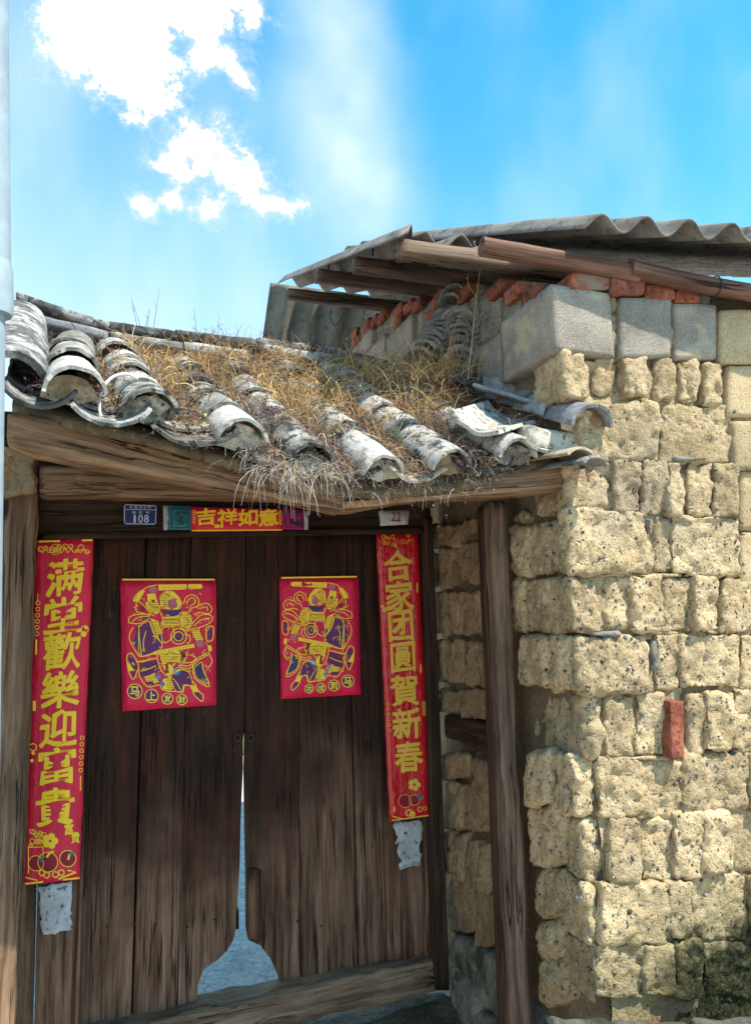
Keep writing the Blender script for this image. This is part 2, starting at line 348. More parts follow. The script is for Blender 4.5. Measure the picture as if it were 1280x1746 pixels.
# ------------------------------------------------------------------ mesh helpers
def thing(name, label, cat, loc, group=None):
    o = bpy.data.objects.new(name, None); o.empty_display_size = 0.1; COL.objects.link(o); o.location = loc
    o['label'] = label; o['category'] = cat
    if group: o['group'] = group
    return o
def wloc(o): return Vector((0, 0, 0)) if o is None else (o.location + wloc(o.parent))
class MB:
    def __init__(s): s.v = []; s.f = []; s.gc = []; s.tint = []; s.mi = []
    def add(s, vs, fs, gc=None, tint=None, mi=0):
        b = len(s.v); s.v += vs; s.f += [tuple(i+b for i in f) for f in fs]
        s.mi += [mi]*len(fs)
        if gc: s.gc += gc
        if tint: s.tint += [tint]*len(vs)
    def mesh(s, name, mats, smooth=True, org=Vector((0, 0, 0))):
        me = bpy.data.meshes.new(name)
        me.from_pydata([tuple(Vector(v)-org) for v in s.v], [], s.f)
        for m in (mats if isinstance(mats, (list, tuple)) else [mats]): me.materials.append(MATS[m])
        if len(set(s.mi)) > 1: me.polygons.foreach_set('material_index', s.mi)
        if smooth: me.polygons.foreach_set('use_smooth', [True]*len(me.polygons))
        if len(s.gc) == len(s.v) and s.gc:
            a = me.attributes.new('gc', 'FLOAT_VECTOR', 'POINT'); a.data.foreach_set('vector', [x for p in s.gc for x in p])
        if len(s.tint) == len(s.v) and s.tint:
            a = me.attributes.new('tint', 'FLOAT_COLOR', 'POINT'); a.data.foreach_set('color', [x for p in s.tint for x in (*p, 1.0)])
        me.update(); return me
    def build(s, name, mats, parent=None, smooth=True, loc=None):
        org = wloc(parent) + (Vector(loc)-wloc(parent) if loc is not None else Vector((0, 0, 0)))
        me = s.mesh(name, mats, smooth, org)
        o = bpy.data.objects.new(name, me); COL.objects.link(o)
        if parent is not None: o.parent = parent
        o.location = org - wloc(parent)
        return o
def tag(o, label, cat, group=None, kind=None):
    o['label'] = label
    if cat: o['category'] = cat
    if group: o['group'] = group
    if kind: o['kind'] = kind
    return o

def lump(c8, res=0.02, r=0.02, amp=0.004, freq=12.0, grain=0, mb=None, rnd=None, amp2=0.0, crumb=0.0):
    """rough rounded block between 8 corners c8[a][b][c]"""
    la = ((c8[1][0][0]-c8[0][0][0]).length + (c8[1][1][1]-c8[0][1][1]).length)/2
    lb = ((c8[0][1][0]-c8[0][0][0]).length + (c8[1][1][1]-c8[1][0][1]).length)/2
    lc = ((c8[0][0][1]-c8[0][0][0]).length + (c8[1][1][1]-c8[1][1][0]).length)/2
    if not isinstance(res, tuple): res = (res, res, res)
    n = [max(1, min(200, round(d/q))) for d, q in zip((la, lb, lc), res)]
    half = (la/2, lb/2, lc/2); rr = min(r, *(h*0.95 for h in half))
    off = Vector((random.uniform(-50, 50), random.uniform(-50, 50), random.uniform(-50, 50)))
    idx = {}; vs = []; gcs = []
    dims = (la, lb, lc)
    def vert(i, j, k):
        key = (i, j, k)
        if key in idx: return idx[key]
        p = [(-1+2*i/n[0])*half[0], (-1+2*j/n[1])*half[1], (-1+2*k/n[2])*half[2]]
        q = [max(-(h-rr), min(h-rr, x)) for x, h in zip(p, half)]
        d = Vector((p[0]-q[0], p[1]-q[1], p[2]-q[2]))
        if d.length > 1e-9: nn = d.normalized(); pos = Vector(q) + nn*rr
        else: nn = Vector((0, 0, 1)); pos = Vector(p)
        if amp or amp2:
            dsp = amp*noise.fractal(pos*freq+off, 1.0, 2.0, 4)
            if amp2: dsp += amp2*noise.noise(pos*(freq*0.35)+off)
            if crumb:
                q2 = pos + 0.02*noise.noise_vector(pos*25+off)
                dsp += crumb*(0.55-noise.voronoi(q2*21+off)[0][0]*1.3) + 0.5*crumb*(0.5-noise.voronoi(q2*58+off)[0][0])
                rg = abs(noise.noise(pos*14+off*2)); dsp -= 1.1*crumb*max(0.0, 1-rg*9)
            pos = pos + nn*dsp
        a, b, c = [min(1.3, max(-0.3, x/dd+0.5)) if dd > 1e-6 else 0.5 for x, dd in zip(pos, dims)]
        P = Vector((0, 0, 0))
        for ia, wa in ((0, 1-a), (1, a)):
            for ib, wb in ((0, 1-b), (1, b)):
                for ic, wc in ((0, 1-c), (1, c)):
                    P += c8[ia][ib][ic]*(wa*wb*wc)
        idx[key] = len(vs); vs.append(P)
        o3 = off*0.13
        gl = [pos[0], pos[1], pos[2]]
        gl = [gl[grain]] + [gl[x] for x in range(3) if x != grain]
        gcs.append((gl[0]+o3.x, gl[1]+o3.y, gl[2]+o3.z))
        return idx[key]
    fs = []
    for j in range(n[1]):
        for k in range(n[2]):
            fs.append((vert(0, j, k), vert(0, j, k+1), vert(0, j+1, k+1), vert(0, j+1, k)))
            fs.append((vert(n[0], j, k), vert(n[0], j+1, k), vert(n[0], j+1, k+1), vert(n[0], j, k+1)))
    for i in range(n[0]):
        for k in range(n[2]):
            fs.append((vert(i, 0, k), vert(i+1, 0, k), vert(i+1, 0, k+1), vert(i, 0, k+1)))
            fs.append((vert(i, n[1], k), vert(i, n[1], k+1), vert(i+1, n[1], k+1), vert(i+1, n[1], k)))
    for i in range(n[0]):
        for j in range(n[1]):
            fs.append((vert(i, j, 0), vert(i, j+1, 0), vert(i+1, j+1, 0), vert(i+1, j, 0)))
            fs.append((vert(i, j, n[2]), vert(i+1, j, n[2]), vert(i+1, j+1, n[2]), vert(i, j+1, n[2])))
    mb = mb or MB(); mb.add(vs, fs, gcs); return mb
def c8q(bl, br, tr, tl, back):               # front quad + back vector
    return [[[bl+back, bl], [tl+back, tl]], [[br+back, br], [tr+back, tr]]]
def c8box(o, a, b, c):
    return [[[o + a*i + b*j + c*k for k in (0, 1)] for j in (0, 1)] for i in (0, 1)]
def quadT(x0, y0, x1, y1, t, depth):          # photo rectangle on a plane parallel to the door
    return c8q(PT(x0, y1, t), PT(x1, y1, t), PT(x1, y0, t), PT(x0, y0, t), -N*depth)
def quadS(x0, y0, x1, y1, s, depth):          # photo rectangle on the porch side plane (seen from the left)
    return c8q(PS(x0, y1, s), PS(x1, y1, s), PS(x1, y0, s), PS(x0, y0, s), S*depth)
def jit(c8, a):
    for i in (0, 1):
        for j in (0, 1):
            d = Vector((random.uniform(-a, a), random.uniform(-a, a), random.uniform(-a, a)))
            for k in (0, 1): c8[i][j][k] = c8[i][j][k] + d
    return c8
def tube(pts, r, seg=8, mb=None, closed=True, rfun=None):
    mb = mb or MB(); vs = []; fs = []; gcs = []
    n = len(pts); acc = 0; o3 = random.random()*9
    for i, p in enumerate(pts):
        d = (pts[min(i+1, n-1)] - pts[max(i-1, 0)]).normalized()
        u = d.cross(Z); u = u.normalized() if u.length > 0.05 else d.cross(Vector((1, 0, 0))).normalized()
        v = u.cross(d)
        if i: acc += (p-pts[i-1]).length
        for k in range(seg):
            a = 2*math.pi*k/seg; rr = (rfun(i/(n-1), a) if rfun else 1.0)*r
            vs.append(p + u*math.cos(a)*rr + v*math.sin(a)*rr); gcs.append((acc+o3, math.cos(a)*r+o3, math.sin(a)*r))
    for i in range(n-1):
        for k in range(seg):
            fs.append((i*seg+k, i*seg+(k+1) % seg, (i+1)*seg+(k+1) % seg, (i+1)*seg+k))
    if closed:
        b0 = len(vs); vs += vs[:seg] + vs[(n-1)*seg:n*seg]; gcs += gcs[:seg] + gcs[(n-1)*seg:n*seg]
        fs.append(tuple(range(b0, b0+seg))[::-1]); fs.append(tuple(range(b0+seg, b0+2*seg)))
    mb.add(vs, fs, gcs); return mb
def smooth_pts(pts, sub=8):
    out = []
    for i in range(len(pts)-1):
        p0, p1, p2, p3 = pts[max(i-1, 0)], pts[i], pts[i+1], pts[min(i+2, len(pts)-1)]
        for j in range(sub):
            t = j/sub
            out.append(0.5*((2*p1) + (p2-p0)*t + (2*p0-5*p1+4*p2-p3)*t*t + (3*p1-p0-3*p2+p3)*t*t*t))
    out.append(pts[-1]); return out
def prism(front, back, mb=None, grainv=True):  # polygon outline with thickness
    mb = mb or MB(); n = len(front); o3 = random.random()*20
    vs = list(front) + list(front) + [p+back for p in front] + [p+back for p in front]
    gcs = []
    for p in vs:
        s_, t_, z_ = st(p); gcs.append((z_+o3, s_+o3*0.7, t_) if grainv else (s_+o3, z_+o3*0.7, t_))
    fs = [tuple(range(n))[::-1], tuple(range(2*n, 3*n))]
    for i in range(n):
        j = (i+1) % n; fs.append((n+i, n+j, 3*n+j, 3*n+i))
    mb.add(vs, fs, gcs); return mb

# ------------------------------------------------------------------ setting: ground
gm = MB(); n = 40
gv = []; gf = []
def gz(x, y):
    p = Vector((x, y, 0)); s_, t_, _ = st(p)
    return 0.02*noise.noise(p*1.7)
xs = [-900, -200, -40, -10, -5] + [-4+i*0.25 for i in range(33)] + [5, 10, 40, 200, 900]
ys = [-900, -200, -40, -10, -4] + [-2+i*0.25 for i in range(22)] + [4, 6, 10, 40, 200, 900]
for y in ys:
    for x in xs:
        gv.append(Vector((x, y, gz(x, y)-0.03)))
for j in range(len(ys)-1):
    for i in range(len(xs)-1):
        a = j*len(xs)+i; gf.append((a, a+1, a+1+len(xs), a+len(xs)))
gm.add(gv, gf); tag(gm.build('ground', 'lane'), 'unseen lane in front of the gate, kept pale to bounce light into the porch', None, None, 'structure')
# courtyard floor behind the door
cm = MB(); a_, b_, c_, d_ = L(-2.2, -0.16, 0.012), L(0.95, -0.16, 0.012), L(0.95, -6, 0.10), L(-2.2, -6, 0.10)
cm.add([a_, b_, c_, d_], [(0, 1, 2, 3)]); tag(cm.build('courtyard_floor', 'concrete_floor'), 'pale concrete yard floor seen through the hole under the doors', None, None, 'structure')
yw = thing('courtyard_wall', 'sunlit tan yard wall glimpsed through the slit between the doors', 'wall', L(-1, -6, 0))
lump(c8box(L(-2.6, -6.2, -0.05), S*3.6, Z*2.6, N*0.2), (0.3, 0.3, 0.2), 0.02, 0.01, 3).build('wall_body', 'tan_block', yw)
lump(c8box(L(-2.62, -6.25, 2.55), S*3.64, Z*0.08, N*0.3), (0.3, 0.1, 0.1), 0.02, 0.005, 5).build('coping', 'tile_dark', yw)

# ------------------------------------------------------------------ adobe house on the right
TF = 1.08
SW = st(PT(972, 1000, TF))[0]                 # side plane of the house = porch side
house = thing('adobe_house', 'weathered adobe brick house with concrete block top and corrugated roof, right of the gate', 'house', L(SW+0.5, TF, 0))
# core of mud behind the bricks
zt = PT(1000, 500, TF).z
lump(c8box(L(SW+0.05, -0.05, -0.1), S*1.7, Z*(zt-0.02+0.1), N*(TF-0.035+0.05)), (0.06, 0.06, 0.1), 0.03, 0.012, 6).build('mud_core', 'mud_dark', house)
lump(c8box(L(SW+0.12, -1.15, -0.1), S*1.6, Z*2.55, N*1.15), (0.2, 0.2, 0.2), 0.02, 0.01, 4).build('back_core', 'mud', house)

BV = []; BF = []                              # brick surfaces, for setting pebbles on them
def keep(mb):
    b = len(BV); BV.extend(mb.v); BF.extend([tuple(i+b for i in f) for f in mb.f]); return mb
jf = MB(); vs = []; fs = []; nx_, ny_ = 60, 120
zlo, zhi = 0.30, PT(1000, 612, TF).z
for j in range(ny_+1):
    for i in range(nx_+1):
        s_ = SW + 0.07 + i*0.014; z_ = zlo + (zhi-zlo)*j/ny_
        vs.append(L(s_, TF - 0.030 + 0.020*noise.fractal(Vector((s_*9, z_*9, 5)), 1, 2, 4), z_))
for j in range(ny_):
    for i in range(nx_):
        a = j*(nx_+1)+i; fs.append((a, a+1, a+nx_+2, a+nx_+1))
jf.add(vs, fs); jf.build('mud_joints', 'mud', house)
def fb(x0, y0, x1, y1, dt=0.0, mat='adobe', r=0.018, amp=0.014, name='adobe_brick', depth=0.11, res=0.0095, amp2=0.012, gap=1.5, side=None):
    c = jit(quadT(x0+gap, y0+gap, x1-gap, y1-gap, TF+dt+random.uniform(-0.012, 0.010), depth), 0.0035)
    return keep(lump(c, res, r, amp, 13, 0, None, None, amp2, 0.0095 if mat in ('adobe', 'mud_plain') else 0.0)).build(name, mat, house)
def corner(x0, y0, x1, y1, dt=0.0, ds=0.0, sdepth=0.2, mat='adobe', r=0.018, amp=0.009, name='adobe_brick', res=0.0105, amp2=0.012, back=None):
    # brick on the corner: front face from the corner line to x1, side face runs back to photo x0
    p_br, p_tr = PT(x1-1.5, y1-1.5, TF+dt), PT(x1-1.5, y0+1.5, TF+dt)
    zb, zt_ = p_br.z, p_tr.z
    s1 = st(p_br)[0]; ym = (y0+y1)/2
    tb = st(PS(x0, ym, SW+ds))[1] if back is None else back
    c = jit(c8box(L(SW+ds, tb, zb), S*(s1-SW-ds), Z*(zt_-zb), N*(TF+dt-tb)), 0.004)
    return keep(lump(c, res, r, amp, 13, 0, None, None, amp2, 0.0095 if mat in ('adobe', 'mud_plain') else 0.0)).build(name, mat, house)
def sb(x0, y0, x1, y1, ds=0.0, mat='adobe_shaded', r=0.02, amp=0.009, name='adobe_brick', depth=0.10, res=0.0105, amp2=0.009, gap=1.0, parent=None):
    c = jit(quadS(x0+gap, y0+gap, x1-gap, y1-gap, SW+ds+random.uniform(-0.006, 0.012), depth), 0.003)
    return keep(lump(c, res, r, amp, 13, 0, None, None, amp2, 0.008)).build(name, mat, parent or house)

# concrete block course
corner(853, 497, 1051, 611, 0, 0, mat='concrete_block', r=0.006, amp=0.0025, amp2=0.002, name='concrete_block', res=0.02)
for (x0, y0, x1, y1, m) in [(1056, 506, 1145, 612, 'concrete_block'), (1148, 516, 1224, 615, 'concrete_block'), (1227, 526, 1310, 622, 'tan_block'), (1312, 535, 1400, 628, 'tan_block')]:
    fb(x0, y0, x1, y1, 0.004, m, 0.007, 0.0025, 'concrete_block', 0.15, 0.02, 0.002, 0.8)
fb(1040, 500, 1062, 612, -0.012, 'mud_plain', 0.008, 0.01, 'mud_joint', 0.08)
fb(1135, 512, 1156, 612, -0.012, 'mud_plain', 0.008, 0.01, 'mud_joint', 0.08)
# adobe row below
corner(905, 594, 1010, 683, 0.0, 0.02, r=0.018, amp=0.006, amp2=0.006, mat='adobe')
for x0, x1, y0, y1 in [(1011, 1059, 598, 678), (1062, 1113, 600, 681), (1115, 1156, 604, 687), (1158, 1197, 608, 690), (1199, 1240, 614, 697)]:
    fb(x0, y0, x1, y1, random.uniform(-0.01, 0.012), 'adobe', 0.024, 0.009)
# smoother tan wall at the far right
for (x0, y0, x1, y1) in [(1240, 624, 1330, 712), (1250, 714, 1330, 800), (1262, 802, 1330, 905), (1262, 907, 1330, 1000)]:
    fb(x0, y0, x1, y1, -0.004, 'tan_block', 0.008, 0.003, 'rendered_patch', 0.1, 0.02, 0.003, 0.3)
rows = [
 [(985, 684, 1126, 787), (1124, 690, 1252, 790)],
 [(1046, 783, 1097, 876), (1096, 784, 1143, 878), (1142, 786, 1168, 880), (1169, 786, 1218, 882), (1218, 788, 1262, 884)],
 [(1114, 880, 1147, 978), (1145, 878, 1262, 983)],
 [(1030, 980, 1081, 1078), (1081, 980, 1134, 1078), (1128, 982, 1186, 1078), (1184, 982, 1232, 1076), (1228, 984, 1290, 1080), (1292, 1000, 1350, 1085)],
 [(1118, 1080, 1162, 1178), (1160, 1080, 1262, 1174), (1262, 1082, 1340, 1178)],
 [(1030, 1184, 1086, 1294), (1084, 1182, 1137, 1292), (1171, 1184, 1207, 1290), (1204, 1178, 1252, 1280), (1250, 1176, 1320, 1284)],
 [(1022, 1292, 1166, 1398), (1164, 1286, 1280, 1384), (1282, 1284, 1350, 1390)],
 [(1038, 1394, 1096, 1508), (1094, 1394, 1153, 1504), (1150, 1386, 1204, 1500), (1202, 1382, 1252, 1492), (1250, 1380, 1320, 1490)],
 [(1026, 1508, 1142, 1612), (1138, 1504, 1180, 1606), (1176, 1488, 1278, 1606), (1280, 1492, 1350, 1606)],
 [(1016, 1612, 1098, 1706), (1096, 1610, 1156, 1704), (1154, 1606, 1202, 1704), (1200, 1604, 1320, 1706)],
]
for i, rw in enumerate(rows):
    for (x0, y0, x1, y1) in rw:
        wide = (x1-x0) > 80
        e = random.choice((0.5, 1.5, 2.5)) if not wide else random.choice((0.0, 0.8)); ev = random.uniform(-0.6, 1.0); fb(x0+e, y0+ev, x1-e, y1-ev, random.uniform(-0.016, 0.012), 'adobe', random.uniform(0.008, 0.018), 0.008, amp2=0.012, gap=0.0)
# corner bricks of each course (front + side face in one piece)
corner(952, 783, 1050, 872, -0.02, 0.03, back=0.85)
corner(950, 868, 1116, 980, 0.005, 0.0)
corner(893, 980, 1031, 1080, 0.0, 0.0)
corner(970, 1078, 1120, 1184, 0.012, 0.0, r=0.025)
corner(930, 1180, 1032, 1296, -0.025, 0.045, r=0.035, amp=.02, amp2=.03)
corner(963, 1290, 1024, 1396, -0.03, -0.01, r=0.024)
corner(955, 1392, 1040, 1510, -0.035, 0.01, r=0.025)
corner(950, 1506, 1028, 1614, -0.02, 0.0, r=0.025)
corner(960, 1610, 1018, 1712, -0.02, 0.01, r=0.024)
# side face bricks between the corner and the post
side_rows = [
 (866, 868, 900, 892, 0.015), (863, 892, 903, 985, 0.0), (896, 888, 934, 980, 0.005), (930, 884, 956, 976, 0.015),
 (866, 988, 895, 1082, 0.0),
 (873, 1082, 926, 1174, -0.02), (924, 1084, 975, 1180, 0.01),
 (906, 1176, 952, 1284, 0.05),
 (888, 1278, 930, 1378, -0.05), (926, 1282, 966, 1392, -0.02),
 (898, 1376, 958, 1480, 0.0), (905, 1478, 956, 1570, -0.02), (912, 1566, 962, 1640, 0.0), (916, 1638, 966, 1716, 0.0)]
for (x0, y0, x1, y1, ds) in side_rows:
    sb(x0, y0, x1, y1, ds, 'adobe', 0.03, 0.012, amp2=0.016, gap=0.2)
# mud smeared in the joint lines, bulging lumps
for (x0, y0, x1, y1, dt) in [(1000, 976, 1250, 984, -0.012), (1010, 1076, 1280, 1083, -0.01), (1030, 1290, 1170, 1297, -0.006), (1040, 1500, 1150, 1512, -0.006), (1020, 1605, 1200, 1614, -0.004)]:
    fb(x0, y0, x1, y1, dt, 'mud_plain', 0.01, 0.012, 'mud_joint', 0.06, 0.02)
# flat stones and the standing red brick let into the wall
fb(1140, 1192, 1168, 1297, 0.022, 'red_brick', 0.004, 0.004, 'red_brick', 0.1, 0.009, 0.004)
for (x0, y0, x1, y1) in [(1148, 776, 1212, 786), (1010, 1078, 1060, 1086), (1112, 1088, 1122, 1140), (1106, 880, 1116, 915), (1088, 978, 1118, 984)]:
    fb(x0, y0, x1, y1, 0.012, 'stone', 0.006, 0.005, 'wall_stone', 0.05, 0.012)
# rendered stretch of wall and more blocks beyond the picture's right edge
sx = st(PT(1318, 1000, TF))[0]
lump(c8box(L(sx, TF-0.10, 0.0), S*1.3, Z*(PT(1330, 630, TF).z), N*0.09), (0.05, 0.05, 0.05), 0.02, 0.012, 5, amp2=0.01).build('rendered_wall', 'tan_block', house)
for k in range(5):
    s0 = st(PT(1402, 600, TF))[0] + k*0.2; z0, z1 = PT(1402, 630, TF).z, PT(1402, 536, TF).z
    lump(c8box(L(s0, TF-0.15, z0), S*0.193, Z*(z1-z0), N*0.154), 0.04, 0.007, 0.003, 14).build('concrete_block', 'tan_block', house)
# low plinth at the foot of the wall
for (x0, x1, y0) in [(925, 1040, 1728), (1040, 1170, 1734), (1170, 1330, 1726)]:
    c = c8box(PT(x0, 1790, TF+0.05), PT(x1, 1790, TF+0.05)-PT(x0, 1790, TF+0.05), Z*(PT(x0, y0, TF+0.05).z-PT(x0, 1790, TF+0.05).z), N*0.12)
    lump(c, 0.03, 0.03, 0.014, 11).build('plinth_stone', 'moss_shadow_stone', house)
lump(c8box(L(SW+0.03, 0.0, -0.1), S*1.8, Z*0.45, N*(TF-0.02)), (0.1, 0.1, 0.1), 0.03, 0.02, 5).build('footing', 'stone', house)

from mathutils.bvhtree import BVHTree
bvh = BVHTree.FromPolygons([tuple(v) for v in BV], BF)
pm = MB(); PEB = [(0.13, 0.11, 0.09), (0.20, 0.18, 0.155), (0.32, 0.27, 0.21), (0.52, 0.48, 0.42), (0.08, 0.07, 0.06), (0.17, 0.18, 0.18), (0.26, 0.17, 0.11), (0.16, 0.13, 0.10), (0.24, 0.19, 0.13)]
ico = [Vector(p).normalized() for p in [(0, 1, 1.6), (0, -1, 1.6), (0, 1, -1.6), (0, -1, -1.6), (1, 1.6, 0), (-1, 1.6, 0), (1, -1.6, 0), (-1, -1.6, 0), (1.6, 0, 1), (-1.6, 0, 1), (1.6, 0, -1), (-1.6, 0, -1)]]
icf = [(0, 1, 8), (0, 8, 4), (0, 4, 5), (0, 5, 9), (0, 9, 1), (3, 2, 10), (3, 10, 6), (3, 6, 7), (3, 7, 11), (3, 11, 2), (1, 6, 8), (8, 6, 10), (8, 10, 4), (4, 10, 2), (4, 2, 5), (5, 2, 11), (5, 11, 9), (9, 11, 7), (9, 7, 1), (1, 7, 6)]
for _ in range(2300):
    px, py = random.uniform(880, 1300), random.uniform(700, 1720)
    if py < 860 and random.random() < 0.6: continue
    if (px > 1120 and py > 1590) or (1128 < px < 1178 and 1185 < py < 1302): continue
    h = bvh.ray_cast(EYE, ray(px, py).normalized())
    if h[0] is None: continue
    r_ = random.choice((0.0028, 0.003, 0.004, 0.004, 0.005, 0.007)) * random.uniform(.8, 1.3)
    rot = Matrix.Rotation(random.uniform(0, 6.3), 3, h[1]); ax = Vector((random.uniform(.7, 1.5), random.uniform(.7, 1.2), random.uniform(.6, 1.1)))
    c = h[0] - h[1]*r_*0.35
    pm.add([c + rot @ Vector((v.x*ax.x, v.y*ax.y, v.z*ax.z))*r_ for v in ico], icf, None, random.choice(PEB))
o = pm.build('pebbles', 'dry_grass', house); o['kind'] = 'stuff'

# gable masonry along the side plane: concrete blocks, then small red bricks up to the roof
def roof_h(t):
    pts = [(1.2, 0.99), (1.08, 1.02), (0.67, 1.24), (0.22, 1.40), (-0.32, 1.56), (-0.93, 1.70), (-1.2, 1.73)]
    for (t0, h0), (t1, h1) in zip(pts, pts[1:]):
        if t <= t0 and t >= t1: return h0 + (h1-h0)*(t0-t)/(t0-t1)
    return pts[0][1] if t > 1 else pts[-1][1]
zc0 = PT(1000, 611, TF).z; zc1 = PT(1000, 500, TF).z; ch = zc1-zc0
tblk = st(PS(853, 560, SW))[1]
for k in range(0, 5):
    zb = zc0 + k*(ch+0.004)
    t = tblk-0.012 if k == 0 else TF-0.05-0.2*(k % 2)
    while t > -1.1:
        t2 = max(-1.12, t-0.39)
        top = min(zb+ch, EYE.z + min(roof_h(t), roof_h(t2)) - 0.035)
        if top-zb > 0.09:
            full = top >= zb+ch-0.001
            zt_ = zb+ch if full else top-random.uniform(0, 0.03)
            c = c8box(L(SW+random.uniform(0, .008), t2+0.008, zb), S*0.14, Z*(zt_-zb-0.006), N*(t-t2-0.012))
            lump(c, 0.03, 0.006, 0.003, 14).build('concrete_block', 'concrete_block', house)
        t = t2
for i in range(17):
    t = 1.0 - i*0.127
    top = EYE.z + roof_h(t-0.06) + 0.01
    for j in range(2):
        zz = top - 0.058*(j+1)
        if random.random() < (0.72 if j == 0 else 0.35):
            c = jit(c8box(L(SW+random.uniform(-.004, .012), t-0.118, zz), S*0.11, Z*0.051, N*0.114), 0.002)
            lump(c, 0.012, 0.004, 0.003, 26).build('red_brick', 'red_brick', house)
# mortar fill behind the red bricks
for i in range(12):
    t = 1.05 - i*0.185; zz = EYE.z + roof_h(t-0.09)
    lump(c8box(L(SW+0.03, t-0.19, zz-0.22), S*0.12, Z*0.21, N*0.19), 0.05, 0.01, 0.006, 12).build('mortar_fill', 'mortar', house)
# red bricks on top of the front block course
for (x0, y0, x1, y1) in [(972, 462, 1041, 494), (1043, 470, 1099, 503), (1101, 482, 1150, 511), (1151, 491, 1193, 517)]:
    fb(x0, y0, x1, y1, 0.0, 'red_brick', 0.005, 0.003, 'red_brick', 0.14, 0.010, 0.002, 1.0)
fb(965, 488, 1210, 524, -0.03, 'mortar', 0.01, 0.008, 'mortar_bed', 0.12, 0.03)

# purlins and the front log
def beam_px(W, length, h, d, mat, name, back=0.6, r=0.006, amp=0.003, rot=0.0, parent=None):
    a = S*(length+back); o = W - S*length - Z*h/2 - N*d/2
    return lump(c8box(o, a, Z*h, N*d), (0.03, 0.02, 0.02), r, amp, 9, 0).build(name, mat, parent or house)
for (px, py, ln, h) in [(634, 518, 0.48, 0.055), (694, 490, 0.46, 0.058), (772, 474, 0.44, 0.058), (862, 450, 0.42, 0.056)]:
    beam_px(PS(px, py, SW), ln, h, h, 'grey_wood', 'purlin')
p0, p1, p2, p3 = PT(820, 420, TF-0.02), PT(950, 443, TF), PT(1085, 468, TF+0.01), PT(1150, 480, TF+0.03)
tube(smooth_pts([p0, p1, p2], 10), 0.031, 14, rfun=lambda u, a: 1+0.05*noise.noise(Vector((u*7, math.cos(a), math.sin(a))))).build('roof_log', 'red_wood', house)
q0, q1, q2 = PT(1072, 458, TF+0.02), PT(1200, 486, TF+0.03), PT(1420, 522, TF+0.03)
LOG2 = tube(smooth_pts([q0, q1, q2], 10), 0.032, 14, rfun=lambda u, a: 1+0.06*noise.noise(Vector((u*7+9, math.cos(a), math.sin(a))))).build('roof_log', 'red_wood', house)
tw = []
qq = q0.lerp(q1, 0.9) + (q1-q0).normalized()*0.05
for k in range(17):
    a = 2*math.pi*k/16; tw.append(PT(1217, 489, TF+0.03) + Z*math.cos(a)*0.036 + N*math.sin(a)*0.036)
tube(tw, 0.0022, 5).build('tie_wire', 'wire', LOG2)

# corrugated sheets: A front edge, B back end
def corrugated(A, Ldir, Wdir, nw, wl, amp, name, mat, thick=0.007, ph=0.0, sag=0.0, parent=None, nl=16, skew=0.0, ext=0.0):
    up = Wdir.cross(Ldir).normalized()
    if up.z < 0: up = -up
    wd = Wdir.normalized(); per = 12; n = int(nw*per); vs = []; fs = []
    for lay in (0, 1):
        for j in range(nl+1):
            v = j/nl
            for i in range(n+1):
                x = i/per*wl; hgt = amp*math.cos(2*math.pi*(i/per+ph))
                hgt += 0.003*noise.noise(Vector((i*.2, j*.4, A.x)))
                p = A + Ldir*(v*(1 + ext*min(1.0, i/(n*0.12))) + skew*(i/n)*(1-v)) + wd*x + up*(hgt - lay*thick - sag*4*v*(1-v))
                vs.append(p)
    m = (n+1)*(nl+1)
    for j in range(nl):
        for i in range(n):
            a = j*(n+1)+i; fs.append((a, a+1, a+n+2, a+n+1)); fs.append((m+a, m+a+n+1, m+a+n+2, m+a+1))
    for i in range(n):
        fs.append((i, m+i, m+i+1, i+1)); a = nl*(n+1)+i; fs.append((a, a+1, m+a+1, m+a))
    for j in range(nl):
        a = j*(n+1); fs.append((a, a+n+1, m+a+n+1, m+a)); a += n; fs.append((a, m+a, m+a+n+1, a+n+1))
    mb = MB(); mb.add(vs, fs); o = mb.build(name, mat, parent or house)
    return o
A = PY(1026, 378, 2.30); B = PY(690, 404, 3.42); F1 = PY(1246, 393, 2.40)
wl = (F1-A).length/3.0
A0 = A - (F1-A).normalized()*wl*0.36
corrugated(A0, (B-A0)*1.12, F1-A, 24.0, wl, 0.027, 'roof_sheet', 'fibre_sheet', ph=-0.36, ext=1.3)
A2 = PY(696, 384, 2.36); C2 = PY(474, 474, 4.2)
corrugated(A2, C2-A2, S - Z*0.02, 4.0, 0.15, 0.030, 'roof_sheet', 'fibre_sheet', ph=-0.40, skew=0.62)
m0 = L(-0.06, 0.80, EYE.z+1.315); corrugated(m0, L(-0.06, -0.6, EYE.z+1.80)-m0, S, 2.6, 0.15, 0.028, 'roof_sheet', 'fibre_sheet', ph=0.1)
# sheet on the far slope
TL, TR_, BL = PY(462, 482, 5.0), PY(640, 505, 5.25), PY(440, 640, 5.25)
corrugated(TL, BL-TL, TR_-TL, 4.6, (TR_-TL).length/4.0, 0.033, 'rear_sheet', 'fibre_old', ph=-0.1)
lump(c8q(PY(600, 640, 4.9), PY(740, 650, 4.9), PY(740, 480, 4.9), PY(628, 505, 4.9), Vector((0, 0.2, 0))), 0.1, 0.01, 0.01, 5).build('back_wall', 'mortar', house)
lump(c8box(L(SW+0.14, 0.16, 2.3), S*4.2, Z*(EYE.z+1.59-2.3), N*0.14), (0.3, 0.3, 0.2), 0.02, 0.01, 4).build('inner_wall', 'mud_dark', house)
